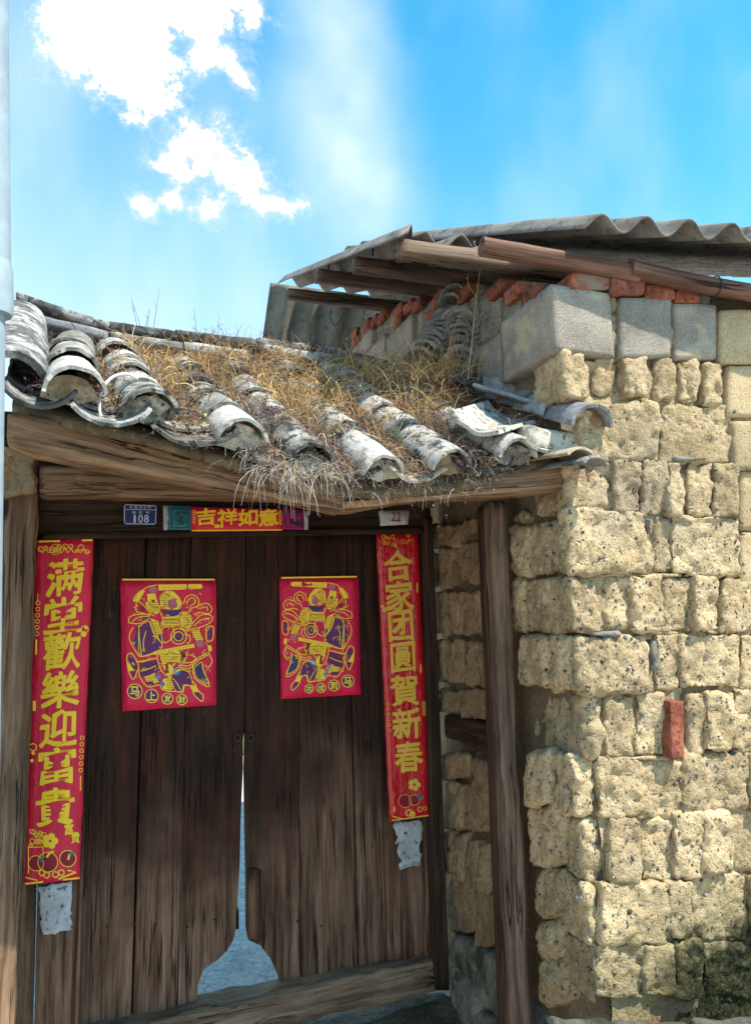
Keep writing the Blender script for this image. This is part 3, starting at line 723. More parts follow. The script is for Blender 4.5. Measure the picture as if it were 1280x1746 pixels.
# bent wire hanging below the far sheet
wp = [PY(565, 528, 4.9), PY(563, 540, 4.9), PY(571, 556, 4.9), PY(580, 546, 4.9), PY(582, 540, 4.9)]
tube(smooth_pts(wp, 5), 0.004, 5).build('bent_wire', 'wire', house)
for (px, py) in [(635, 418), (560, 446)]:
    a = PY(px, py-6, 2.9 if px > 600 else 3.5); tube([a, a-Z*0.06], 0.004, 5).build('hook_bolt', 'wire', house)
# ------------------------------------------------------------------ gate frame
gate = thing('gate_frame', 'old timber gate frame with lintel, jamb boards and leaning posts in the porch', 'gate frame', L(-0.5, 0, 0))
def plankT(x0t, x1t, yt, x0b, x1b, yb, t, mat, name, th=0.035, parent=None, res=(0.006, 0.06, 0.03), amp=0.0025, r=0.007, tb=None):
    tb = t if tb is None else tb
    c = c8q(PT(x0b, yb, tb), PT(x1b, yb, tb), PT(x1t, yt, t), PT(x0t, yt, t), -N*th)
    return lump(c, res, r, amp, 8, 1).build(name, mat, parent or gate)
# left jamb: two boards behind the couplet, right jamb likewise
plankT(52, 79, 900, 28, 56.2, 1775, 0.02, 'door_wood', 'jamb_board')
plankT(77, 160, 900, 57, 128, 1775, 0.028, 'door_wood', 'jamb_board')
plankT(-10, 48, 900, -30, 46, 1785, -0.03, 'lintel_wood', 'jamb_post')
plankT(155, 163, 905, 126, 134, 1765, 0.055, 'door_wood', 'jamb_strip', 0.05)
plankT(642, 713, 895, 660, 728, 1640, 0.02, 'door_wood', 'jamb_board')
plankT(712, 728, 880, 727, 745, 1640, 0.05, 'door_wood', 'jamb_strip', 0.06)
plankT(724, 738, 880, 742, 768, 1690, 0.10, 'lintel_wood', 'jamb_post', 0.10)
def beamT(x0, y0t, y0b, x1, y1t, y1b, t0, t1, th, mat, name, parent=None, r=0.012, amp=0.006, res=(0.03, 0.018, 0.03), amp2=0.0):
    c = c8q(PT(x0, y0b, t0), PT(x1, y1b, t1), PT(x1, y1t, t1), PT(x0, y0t, t0), -N*th)
    return lump(c, res, r, amp, 7, 0, amp2=amp2).build(name, mat, parent or gate)
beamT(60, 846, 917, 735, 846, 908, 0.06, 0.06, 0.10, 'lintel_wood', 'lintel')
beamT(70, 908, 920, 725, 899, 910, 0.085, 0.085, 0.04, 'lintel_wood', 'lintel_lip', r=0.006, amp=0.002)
beamT(66, 792, 846, 720, 826, 852, 0.32, 0.20, 0.12, 'beam_wood', 'inner_beam')
beamT(-40, 700, 850, 760, 700, 850, -0.04, -0.04, 0.05, 'lintel_wood', 'infill_board', res=(0.1, 0.1, 0.1))
# posts
c = c8q(PT(-40, 1800, 0.30), PT(18, 1800, 0.30), PT(66, 770, 0.30), PT(2, 770, 0.30), -N*0.14)
lump(c, (0.02, 0.04, 0.02), 0.022, 0.009, 6, 1, amp2=0.02).build('post', 'post_wood', gate)
c = c8q(PT(876, 1800, 0.74), PT(912, 1800, 0.74), PT(861, 855, 0.74), PT(835, 855, 0.74), -N*0.075)
lump(c, (0.012, 0.03, 0.012), 0.008, 0.006, 7, 1, amp2=0.010).build('post', 'post_dark', gate)
c = c8q(PT(862, 1800, 0.70), PT(879, 1800, 0.70), PT(840, 862, 0.70), PT(822, 862, 0.70), -N*0.05)
lump(c, (0.014, 0.04, 0.014), 0.006, 0.003, 7, 1).build('post_board', 'lintel_wood', gate)
# clay packed on the left post, unseen side wall added behind it to keep the porch shaded
mw = thing('mud_wall', 'packed mud lump under the left end of the eave beam, with unseen side wall added to shade the porch', 'wall', L(-1.5, 0.5, 0))
lump(c8box(L(-1.72, -0.1, -0.05), S*0.37, Z*2.20, N*0.35), (0.06, 0.06, 0.06), 0.03, 0.02, 7).build('wall_body', 'adobe_shaded', mw)
lump(c8box(L(-1.80, -0.1, -0.05), S*0.22, Z*2.15, N*0.86), (0.06, 0.06, 0.06), 0.03, 0.02, 7).build('wall_body', 'adobe_shaded', mw)
c = c8q(PT(2, 842, 0.36), PT(54, 838, 0.36), PT(58, 768, 0.36), PT(4, 760, 0.36), -N*0.1)
lump(c, 0.008, 0.010, 0.022, 20, amp2=0.014).build('clay_lump', 'adobe_shaded', mw)
# threshold
thr = thing('threshold_log', 'heavy cracked wooden threshold log lying under the double doors', 'threshold', L(-0.5, 0.05, 0))
beamT(120, 1775, 1850, 756, 1632, 1692, 0.085, 0.085, 0.16, 'post_wood', 'log_body', thr, 0.025, 0.012, (0.02, 0.014, 0.02), 0.014)

lump(c8box(L(-1.25, -0.13, -0.1), S*1.55, Z*0.16, N*0.2), (0.06, 0.04, 0.04), 0.02, 0.01, 7).build('footing_stone', 'stone', thr)
# inner porch side wall bricks belong to the house
for (x0, y0, x1, y1, ds) in [
 (727, 892, 783, 934, 0), (783, 882, 824, 914, 0), (726, 940, 743, 1004, 0), (743, 934, 768, 1004, 0), (766, 936, 776, 1000, .012), (774, 920, 799, 996, 0), (798, 922, 828, 996, 0),
 (735, 1006, 762, 1084, 0), (761, 1006, 788, 1084, .004), (787, 1004, 830, 1086, 0),
 (739, 1088, 757, 1164, 0), (757, 1090, 774, 1166, .006), (773, 1088, 792, 1166, 0), (791, 1090, 812, 1172, 0), (811, 1090, 838, 1174, 0),
 (743, 1172, 781, 1216, 0), (780, 1172, 840, 1232, 0),
 (747, 1282, 800, 1334, 0), (799, 1292, 848, 1356, -.01), (750, 1332, 790, 1416, 0), (788, 1338, 850, 1420, 0),
 (752, 1416, 770, 1490, 0), (769, 1420, 790, 1506, 0), (789, 1428, 813, 1520, 0), (812, 1436, 836, 1532, 0), (835, 1446, 858, 1540, 0),
 (758, 1498, 808, 1594, .004), (806, 1520, 862, 1616, 0)]:
    sb(x0, y0, x1, y1, ds, gap=1.8, r=0.016, amp=0.013, amp2=0.014)
c = c8q(PS(757, 1256, SW-.01), PS(842, 1292, SW-.01), PS(840, 1238, SW-.01), PS(755, 1218, SW-.01), S*0.08)
lump(c, 0.016, 0.012, 0.006, 12).build('wall_timber', 'lintel_wood', house)
for q in [((762, 1640), (808, 1690), (812, 1612), (764, 1596)), ((806, 1700), (868, 1770), (866, 1640), (808, 1612)), ((764, 1720), (812, 1790), (810, 1690), (764, 1640)), ((770, 1790), (820, 1850), (866, 1770), (806, 1720))]:
    pts = [PS(a, b, SW-0.02) for a, b in q]
    lump(c8q(pts[0], pts[1], pts[2], pts[3], S*0.12), 0.016, 0.03, 0.012, 12).build('foot_stone', 'stone', house)
for (a, b, r_) in [(722, 1716, .05), (785, 1735, .07), (838, 1700, .05)]:
    p = PT(a, b, 0.35)
# dirt heaped before the threshold
hm = MB(); vs = []; fs = []
for i in range(25):
    for j in range(13):
        s_ = -1.15+i*0.063; t_ = 0.02+j*0.075; u = i/24
        z_ = 0.0+0.15*max(0, u-0.25)*(1-j/14) + 0.03*noise.fractal(Vector((s_*6, t_*6, 3)), 1, 2, 4)
        vs.append(L(s_, t_, z_))
for i in range(24):
    for j in range(12):
        a = i*13+j; fs.append((a, a+13, a+14, a+1))
hm.add(vs, fs); tag(hm.build('earth_bank', 'dirt'), 'mossy earth piled against the threshold', None, None, 'structure')

# ------------------------------------------------------------------ door leaves
def outline(pts, t): return [PT(x, y, t) for x, y in pts]
leafL = thing('door_leaf', 'left dark plank door leaf with red warrior print and notched inner corner', 'door', L(-0.9, 0, 0), 'double doors of the gate')
leafR = thing('door_leaf', 'right dark plank door leaf with smaller red warrior print', 'door', L(-0.2, 0, 0), 'double doors of the gate')
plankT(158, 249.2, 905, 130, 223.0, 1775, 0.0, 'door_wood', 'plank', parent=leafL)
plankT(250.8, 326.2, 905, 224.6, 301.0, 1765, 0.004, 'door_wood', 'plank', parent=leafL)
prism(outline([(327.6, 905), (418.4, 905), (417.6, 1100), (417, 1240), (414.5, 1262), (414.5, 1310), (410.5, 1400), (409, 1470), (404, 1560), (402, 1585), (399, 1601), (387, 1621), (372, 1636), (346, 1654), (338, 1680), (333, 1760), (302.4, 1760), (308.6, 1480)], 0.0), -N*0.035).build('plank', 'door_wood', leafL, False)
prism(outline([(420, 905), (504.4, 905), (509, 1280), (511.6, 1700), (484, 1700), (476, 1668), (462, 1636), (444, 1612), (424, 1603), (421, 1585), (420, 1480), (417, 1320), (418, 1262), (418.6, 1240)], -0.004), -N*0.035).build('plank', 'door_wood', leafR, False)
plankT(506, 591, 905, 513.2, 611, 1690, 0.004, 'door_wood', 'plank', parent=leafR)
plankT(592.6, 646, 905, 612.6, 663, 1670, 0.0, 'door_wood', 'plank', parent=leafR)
c = c8q(PT(423, 1600, 0.012), PT(446, 1606, 0.012), PT(446, 1484, 0.012), PT(424, 1480, 0.012), -N*0.012)
lump(c, (0.03, 0.06, 0.04), 0.003, 0.001, 8, 1).build('patch_board', 'door_wood', leafR)
for leaf, y in ((leafL, 1010), (leafL, 1560), (leafR, 1010), (leafR, 1560)):   # ledges on the back
    x0, x1 = (150, 408) if leaf is leafL else (428, 650)
    c = c8q(PT(x0, y+30, -0.037), PT(x1, y+25, -0.037), PT(x1, y-10, -0.037), PT(x0, y-10, -0.037), -N*0.03)
    lump(c, (0.1, 0.05, 0.05), 0.004, 0.001, 8, 0).build('ledge', 'lintel_wood', leaf)
for leaf, xt, xb, yb in ((leafL, 250, 223.8, 1765), (leafL, 327, 302, 1755), (leafR, 505, 512.4, 1690), (leafR, 591.8, 611.8, 1680), (leafL, 419, 417.5, 1250)):
    c = c8q(PT(xb-7, yb, -0.037), PT(xb+7, yb, -0.037), PT(xt+7, 905, -0.037), PT(xt-7, 905, -0.037), -N*0.012)
    lump(c, (0.05, 0.1, 0.05), 0.002, 0.0, 8, 1).build('seam_batten', 'lintel_wood', leaf)
NAIL = None
for leaf, x0, x1 in ((leafL, 176, 400), (leafR, 436, 640)):
    for y in (1020, 1575):
        for k in range(5):
            x = x0 + (x1-x0)*(k+0.5)/5 + random.uniform(-6, 6) - (y-1020)*0.03*(1 if leaf is leafL else -0.6)*(1 if k < 3 or leaf is leafR else 0.6)
            if leaf is leafL and y < 1200 and 200 < x < 372: continue
            if leaf is leafR and y < 1200 and 474 < x < 614: continue
            if y > 1500 and 380 < x < 470: continue
            p = PT(x, y+random.uniform(-8, 8), 0.006)
            tube([p - N*0.01, p + N*0.0005, p + N*0.0025], 0.0042, 8, rfun=lambda u, a: 1.0 if u < 0.9 else 0.6).build('nail_head', 'iron', leaf)
# small iron ring at the meeting edge
for leaf, x in ((leafL, 405), (leafR, 428)):
    ring = [PT(x, 1258, 0.012) + S*math.cos(a)*0.013 + Z*math.sin(a)*0.013 for a in [2*math.pi*k/14 for k in range(15)]]
    tube(ring, 0.003, 6).build('iron_ring', 'iron', [c_ for c_ in leaf.children if c_.name.startswith('plank')][2 if leaf is leafL else 0])
c = c8q(PT(330, 918, 0.012), PT(416, 918, 0.012), PT(416, 912, 0.012), PT(330, 912, 0.012), -N*0.01)

# ------------------------------------------------------------------ prints: drawing helpers
GL = {}
def glyph(ch, off=0.0):
    if (ch, off) in GL: return GL[(ch, off)]
    cu = bpy.data.curves.new('glyph', 'FONT'); cu.body = ch; cu.offset = off; cu.resolution_u = 4
    o = bpy.data.objects.new('glyph', cu); COL.objects.link(o)
    dg = bpy.context.evaluated_depsgraph_get(); dg.update()
    e = o.evaluated_get(dg); me = e.to_mesh()
    vs = [v.co.copy() for v in me.vertices]; fs = [tuple(p.vertices) for p in me.polygons]
    e.to_mesh_clear(); bpy.data.objects.remove(o); bpy.data.curves.remove(cu)
    x0 = min(v.x for v in vs); x1 = max(v.x for v in vs); y0 = min(v.y for v in vs); y1 = max(v.y for v in vs)
    out = [((v.x-(x0+x1)/2)/(x1-x0), (v.y-(y0+y1)/2)/(y1-y0)) for v in vs]
    GL[(ch, off)] = (out, fs); return out, fs
class Print:
    """flat print lying on a plane parallel to the door; coordinates are photo pixels on that plane"""
    def __init__(s, t, wav=None): s.t = t; s.wav = wav or (lambda x, y: 0.0)
    def P(s, x, y, lift=0.0): return PT(x, y, s.t + s.wav(x, y) + lift)
    def sheet(s, quad, nx, ny, ragged=0.0, th=0.0012):
        (ax, ay), (bx, by), (cx_, cy_), (dx, dy) = quad       # TL TR BR BL
        vs = []
        for lay in (0, 1):
            for j in range(ny+1):
                v = j/ny
                for i in range(nx+1):
                    u = i/nx
                    x = (ax*(1-u)+bx*u)*(1-v) + (dx*(1-u)+cx_*u)*v; y = (ay*(1-u)+by*u)*(1-v) + (dy*(1-u)+cy_*u)*v
                    if ragged and (i in (0, nx) or j in (0, ny)):
                        x += ragged*noise.noise(Vector((x*.13, y*.13, 1))); y += ragged*noise.noise(Vector((x*.13, y*.13, 7)))
                    vs.append(s.P(x, y, -lay*th))
        m = (nx+1)*(ny+1); fs = []
        for j in range(ny):
            for i in range(nx):
                a = j*(nx+1)+i; fs.append((a, a+nx+1, a+nx+2, a+1)); fs.append((m+a, m+a+1, m+a+nx+2, m+a+nx+1))
        ring = [i for i in range(nx+1)] + [j*(nx+1)+nx for j in range(1, ny+1)] + [ny*(nx+1)+i for i in range(nx-1, -1, -1)] + [j*(nx+1) for j in range(ny-1, 0, -1)]
        for k in range(len(ring)):
            a, b = ring[k], ring[(k+1) % len(ring)]; fs.append((a, b, m+b, m+a))
        mb = MB(); mb.add(vs, fs); return mb
    def char(s, ch, x, y, w_, h_, off=0.03, shear=0.10, wob=0.03, lift=0.0012, mb=None, slant=0.0):
        vs, fs = glyph(ch, 0.0); mb = mb or MB(); nb = 9 if off > 0.012 else (5 if off > 0 else 1)
        for kc in range(nb):
          out = []; ox = oy = 0.0
          if kc: ox, oy = 0.8*off*1.45*math.cos(kc*2*math.pi/(nb-1)+.4), off*1.45*math.sin(kc*2*math.pi/(nb-1)+.4)
          for (u, v) in vs:
            sd = ord(ch[0])*0.37; tp = 0.55+0.9*noise.noise(Vector((u*2.2, v*2.2, sd+9)))
            u += ox*max(0.25, tp+0.45); v += oy*max(0.25, tp+0.45)
            uu = u + wob*noise.noise(Vector((u*4, v*4, sd))); vv = v + wob*noise.noise(Vector((u*4, v*4, sd+5)))
            vv += shear*(uu) * (1-0.4*abs(vv))
            out.append(s.P(x + uu*w_ + slant*(vv*h_), y - vv*h_, lift + kc*3e-5))
          mb.add(out, fs)
        return mb
    def poly(s, pts, lift=0.0008, mb=None):
        mb = mb or MB(); mb.add([s.P(x, y, lift) for x, y in pts], [tuple(range(len(pts)))]); return mb
    def line(s, pts, w_, lift=0.0012, mb=None, smooth=True, closed=False):
        mb = mb or MB()
        q = [Vector((x, y, 0)) for x, y in pts]
        if closed: q = q + [q[0]]
        if smooth and len(q) > 2: q = smooth_pts(q, 5)
        vs = []; fs = []
        for i, p in enumerate(q):
            d = q[min(i+1, len(q)-1)] - q[max(i-1, 0)]
            d = d.normalized() if d.length > 1e-6 else Vector((1, 0, 0)); nrm = Vector((-d.y, d.x, 0))*w_/2
            for k in (1, -1): vs.append(s.P(p.x+nrm.x*k, p.y+nrm.y*k, lift))
        for i in range(len(q)-1): fs.append((2*i, 2*i+1, 2*i+3, 2*i+2))
        mb.add(vs, fs); return mb
    def disc(s, x, y, r, lift=0.001, mb=None, n=18, ry=None):
        return s.poly([(x+r*math.cos(2*math.pi*k/n), y+(ry or r)*math.sin(2*math.pi*k/n)) for k in range(n)], lift, mb)
    def ring(s, x, y, r, w_, lift=0.0014, mb=None, n=20):
        return s.line([(x+r*math.cos(2*math.pi*k/n), y+r*math.sin(2*math.pi*k/n)) for k in range(n)], w_, lift, mb, False, True)

# ---- left couplet
wl_ = lambda x, y: 0.0025*math.sin(x*0.09+y*0.004) + 0.002*noise.noise(Vector((x*.02, y*.008, 2)))
pl = Print(0.072, wl_)
banL = thing('couplet_banner', 'matt red paper couplet with seven bright yellow characters on the left jamb', 'banner', PT(100, 1505, 0.07), 'red couplets beside the doors')
pl.sheet([(63, 921), (160, 918), (136, 1499), (42, 1510)], 8, 40, 1.6).build('paper', 'red_paper', banL)
for i, ch in enumerate('满堂歡樂迎富貴'):
    y = [985, 1049, 1110, 1176, 1242, 1306, 1376][i]; x = 111 - (y-985)*0.042
    pl.char(ch, x, y, 62 if i != 3 else 64, 60, 0.019, 0.13, 0.04, slant=0.04).build('character', 'gold_print', banL, False)
mb = MB()
pl.line([(66, 923.5), (158, 921)], 3.2, mb=mb, smooth=False)
for k in range(9): pl.ring(70+k*10+random.uniform(-2, 2), 936+random.uniform(-5, 5), random.uniform(2, 5), 1.3, mb=mb, n=9)
for k in range(8): pl.line([(66+k*11, 930+random.uniform(0, 8)), (72+k*11, 942), (78+k*11, 931+random.uniform(0, 10))], 1.4, mb=mb)
pl.ring(95, 937, 9, 1.2, mb=mb); pl.char('福', 95, 937, 10, 10, 0.01, 0, 0, mb=mb)
mb.build('top_motif', 'gold_print', banL, False)
mb = MB()
pl.line([(65, 1012), (65, 1025)], 1.2, mb=mb, smooth=False)
for k in range(6): pl.ring(65.5-k*0.4, 1028+k*10.5, 3.4, 1.3, mb=mb, n=9)
pl.line([(62.5, 1090), (62, 1116)], 3, mb=mb, smooth=False)
for k in range(6): pl.ring(140.5-k*0.5, 1258+k*11, 3.2, 1.2, mb=mb, n=9)
pl.line([(138, 1323), (137.5, 1348)], 1.6, mb=mb, smooth=False)
pl.disc(143, 1081, 5, mb=mb); pl.ring(145, 1073, 6, 1.6, mb=mb); pl.disc(147, 1070, 3, mb=mb)
pl.line([(59, 1195), (59, 1212)], 5, mb=mb, smooth=False)
pl.ring(57, 1274, 6, 1.6, mb=mb); pl.disc(57, 1284, 3, mb=mb); pl.disc(55, 1297, 3, mb=mb)
mb.build('side_motif', 'gold_print', banL, False)
mb = MB()
for k in range(5):
    a = 2*math.pi*k/5-1.3; pl.disc(86+8*math.cos(a), 1434+8*math.sin(a), 6, mb=mb, n=10)
for k in range(16): pl.ring(48+random.uniform(0, 30), 1416+random.uniform(0, 26), random.uniform(2, 5), 1.2, mb=mb, n=8)
pl.line([(47, 1445), (74, 1444), (74, 1462)], 1.6, mb=mb, smooth=False); pl.line([(49, 1446), (49, 1490)], 1.6, mb=mb, smooth=False)
pl.line([(44, 1496), (64, 1501)], 2.2, mb=mb, smooth=False); pl.line([(43, 1507), (136, 1497)], 3.0, mb=mb, smooth=False)
pl.line([(100, 1499), (130, 1487), (116, 1484)], 3.0, mb=mb, smooth=False)
for (x, y) in [(72, 1488), (80, 1492), (95, 1491), (105, 1488)]: pl.ring(x, y, 5, 2, mb=mb, n=10)
pl.ring(82, 1470, 17, 1.4, mb=mb); pl.ring(116, 1464, 14, 1.4, mb=mb); pl.ring(62, 1472, 13, 1.2, mb=mb)
pl.line([(80, 1462), (86, 1454), (92, 1452)], 4, mb=mb); pl.line([(117, 1466), (119, 1456)], 3.5, mb=mb)
pl.char('富', 118, 1414, 15, 18, 0.02, 0.1, 0.02, mb=mb); pl.char('貴', 129, 1428, 14, 18, 0.02, 0.1, 0.02, mb=mb)
mb.build('foot_motif', 'gold_print', banL, False)
mb = MB(); pl.disc(82, 1470, 16, 0.0007, mb); pl.disc(116, 1464, 13, 0.0007, mb); pl.disc(62, 1472, 12, 0.0006, mb)
mb.build('fruit_print', 'darkred_print', banL, False)
mb = MB(); pl.disc(70, 1466, 5, 0.0016, mb, 10, 3); pl.disc(122, 1455, 5, 0.0016, mb, 10, 3); mb.build('leaf_print', 'teal_paper', banL, False)

# ---- right couplet (glossy, rolled edge on its left)
wr_ = lambda x, y: 0.003*math.sin(x*0.07+1) + 0.004*noise.noise(Vector((x*.03, y*.01, 5)))
pr = Print(0.062, wr_)
banR = thing('couplet_banner', 'glossy red couplet with seven dull gold characters on the right jamb', 'banner', PT(695, 1398, 0.06), 'red couplets beside the doors')
pr.sheet([(641, 909), (712, 907), (734, 1392), (664, 1401)], 8, 40, 1.4).build('paper', 'red_gloss', banR)
for i, ch in enumerate('合家团圓賀新春'):
    y = [964, 1016, 1067, 1121, 1177, 1233, 1290][i]; x = 677.5 + (y-964)*0.058
    pr.char(ch, x, y, 41 if i in (2, 3) else 46, 50, 0.020 if ch != '圓' else 0.0125, 0.10, 0.035, slant=-0.045).build('character', 'gold_dull', banR, False)
mb = MB()
for k in range(14): pr.ring(650+random.uniform(0, 52), 913+random.uniform(0, 16), random.uniform(1, 3.5), 1.1, mb=mb, n=8)
pr.line([(672, 928), (676, 934)], 3, mb=mb, smooth=False)
pr.disc(655, 1040, 4, mb=mb); pr.disc(652, 1034, 3, mb=mb); pr.disc(711, 1002, 1.5, mb=mb, ry=9); pr.disc(717, 1140, 1.5, mb=mb, ry=8)
for k in range(6): pr.ring(661+k*0.6, 1200+k*9, 2.6, 1.0, mb=mb, n=8); pr.ring(722+k*.2, 1198+k*4, 2.4, 1.0, mb=mb, n=8)
mb.build('side_motif', 'gold_dull', banR, False)
mb = MB()
for k in range(5):
    a = 2*math.pi*k/5; pr.disc(706+6.5*math.cos(a), 1338+6.5*math.sin(a), 4.6, mb=mb, n=10)
pr.line([(669, 1392), (686, 1396)], 2.2, mb=mb, smooth=False); pr.line([(668, 1399), (732, 1390)], 2.4, mb=mb, smooth=False)
pr.ring(697, 1386, 5, 2.4, mb=mb); pr.disc(703, 1388, 5, mb=mb); pr.ring(716, 1380, 4, 1.2, mb=mb); pr.ring(724, 1378, 3, 1.2, mb=mb)
pr.disc(672, 1380, 2, mb=mb, ry=5); pr.ring(690, 1366, 11, 1.0, mb=mb); pr.ring(706, 1364, 9, 1.0, mb=mb)
mb.build('foot_motif', 'gold_dull', banR, False)
mb = MB(); pr.disc(690, 1366, 10, 0.0007, mb); pr.disc(706, 1364, 9, 0.0006, mb); mb.build('fruit_print', 'darkred_print', banR, False)
mb = MB(); pr.disc(716, 1359, 6, 0.0016, mb, 10, 3); mb.build('leaf_print', 'teal_paper', banR, False)
# old paper scraps under both
for (q, lab, x) in [([(64, 1512), (124, 1502), (120, 1586), (72, 1594)], 'torn grey remnant of old paper below the left couplet', 95), ([(672, 1402), (720, 1398), (717, 1474), (682, 1482)], 'torn whitish remnant of old paper below the right couplet', 696)]:
    ps = Print(0.042 if x < 300 else 0.034, lambda x, y: 0.0015*noise.noise(Vector((x*.1, y*.1, 4))))
    tag(ps.sheet(q, 10, 12, 7.0).build('paper_scrap', 'paper_scrap', None, True, PT(x, 1480, .04)), lab, 'paper')

# ---- horizontal scroll over the lintel
ph_ = Print(0.102, lambda x, y: 0.002*noise.noise(Vector((x*.03, y*.03, 1))))
hb = thing('lintel_banner', 'short red banner with four gold characters between teal and magenta stamps on the lintel', 'banner', PT(400, 905, 0.1))
ph_.sheet([(325, 864), (483, 868), (482, 905), (326, 907)], 12, 4, 0.8).build('paper', 'red_paper', hb)
ph_.sheet([(278, 862), (287, 862), (287, 903), (279, 904)], 2, 4, 1.0).build('paper_edge', 'paper_scrap', hb)
ph_.sheet([(287, 862), (325, 863), (326, 904), (287, 903)], 4, 4, 0.5).build('teal_stamp', 'teal_paper', hb)
ph_.sheet([(483, 868), (520, 870), (519, 903), (482, 903)], 4, 4, 0.5).build('magenta_stamp', 'magenta_paper', hb)
ph_.sheet([(520, 872), (527, 873), (525, 903), (519, 903)], 2, 4, 0.8).build('paper_edge', 'paper_scrap', hb)
for ch, x in zip('吉祥如意', (351, 388, 423, 458)):
    ph_.char(ch, x, 881 + (x-351)*0.012, 32, 27, 0.026, 0.12, 0.04).build('character', 'gold_print', hb, False)
mb = MB(); ph_.line([(328, 904.5), (481, 903.5)], 2.2, mb=mb, smooth=False)
for k in range(4): ph_.ring(331, 872+k*6, 2.2, 1, mb=mb, n=8); ph_.ring(478, 874+k*6, 2.2, 1, mb=mb, n=8)
ph_.disc(370, 897, 5, mb=mb, ry=3.5); ph_.disc(378, 897, 3, mb=mb)
mb.build('border_motif', 'gold_print', hb, False)
for (x0, x1, y0, y1, nm) in [(293, 321, 868, 900, 'stamp_ink'), (487, 515, 874, 899, 'stamp_ink')]:
    mb = MB(); ph_.line([(x0, y0), (x1, y0), (x1, y1), (x0, y1)], 1.8, mb=mb, smooth=False, closed=True)
    for k in range(16): ph_.ring(random.uniform(x0+4, x1-4), random.uniform(y0+4, y1-4), random.uniform(1.5, 4), 1.1, mb=mb, n=7)
    mb.build(nm, 'ink', hb, False)
# paper tag with numerals at the right end of the lintel
pt_ = Print(0.25); tagp = thing('paper_tag', 'small whitish paper tag with red 22 under the eave', 'paper', PT(672, 893, 0.25))
pt_.sheet([(645, 871), (698, 871), (696, 894), (648, 897)], 6, 3, 1.0).build('paper', 'paper_scrap', tagp)
mb = MB(); pt_.char('22', 675, 881, 16, 15, 0.005, 0, 0, mb=mb); mb.build('numerals', 'darkred_print', tagp, False)
# house number plate
pn = Print(0.104); plate = thing('number_plate', 'small blue house number plate reading 108 on the lintel', 'house number', PT(239, 895, 0.1))
pn.sheet([(211, 859), (268, 861), (267, 895), (211, 895)], 2, 2, 0, 0.003).build('plate_body', 'plate_blue', plate, False)
mb = MB(); pn.line([(215, 860.5), (264, 862.5), (266.4, 865), (265.6, 891), (263, 893.6), (216, 893), (212.6, 889), (212.6, 863)], 1.0, mb=mb, smooth=False, closed=True)
pn.line([(213, 868.5), (266, 869.5)], 0.8, mb=mb, smooth=False)
for ch, x in zip('108', (230, 240, 250)): pn.char(ch, x, 884.5, 3.2 if ch == '1' else 7.6, 13, 0.0, 0, 0, mb=mb)
for ch, x in zip('寺里村公所', (224, 232, 240, 247.5, 255)): pn.char(ch, x, 865, 5.5, 4.6, 0.0, 0, 0, mb=mb)
for ch, x in zip('周瓦村', (228.5, 240, 252)): pn.char(ch, x, 874, 6, 5, 0.0, 0, 0, mb=mb)
mb.build('lettering', 'plate_white', plate, False)

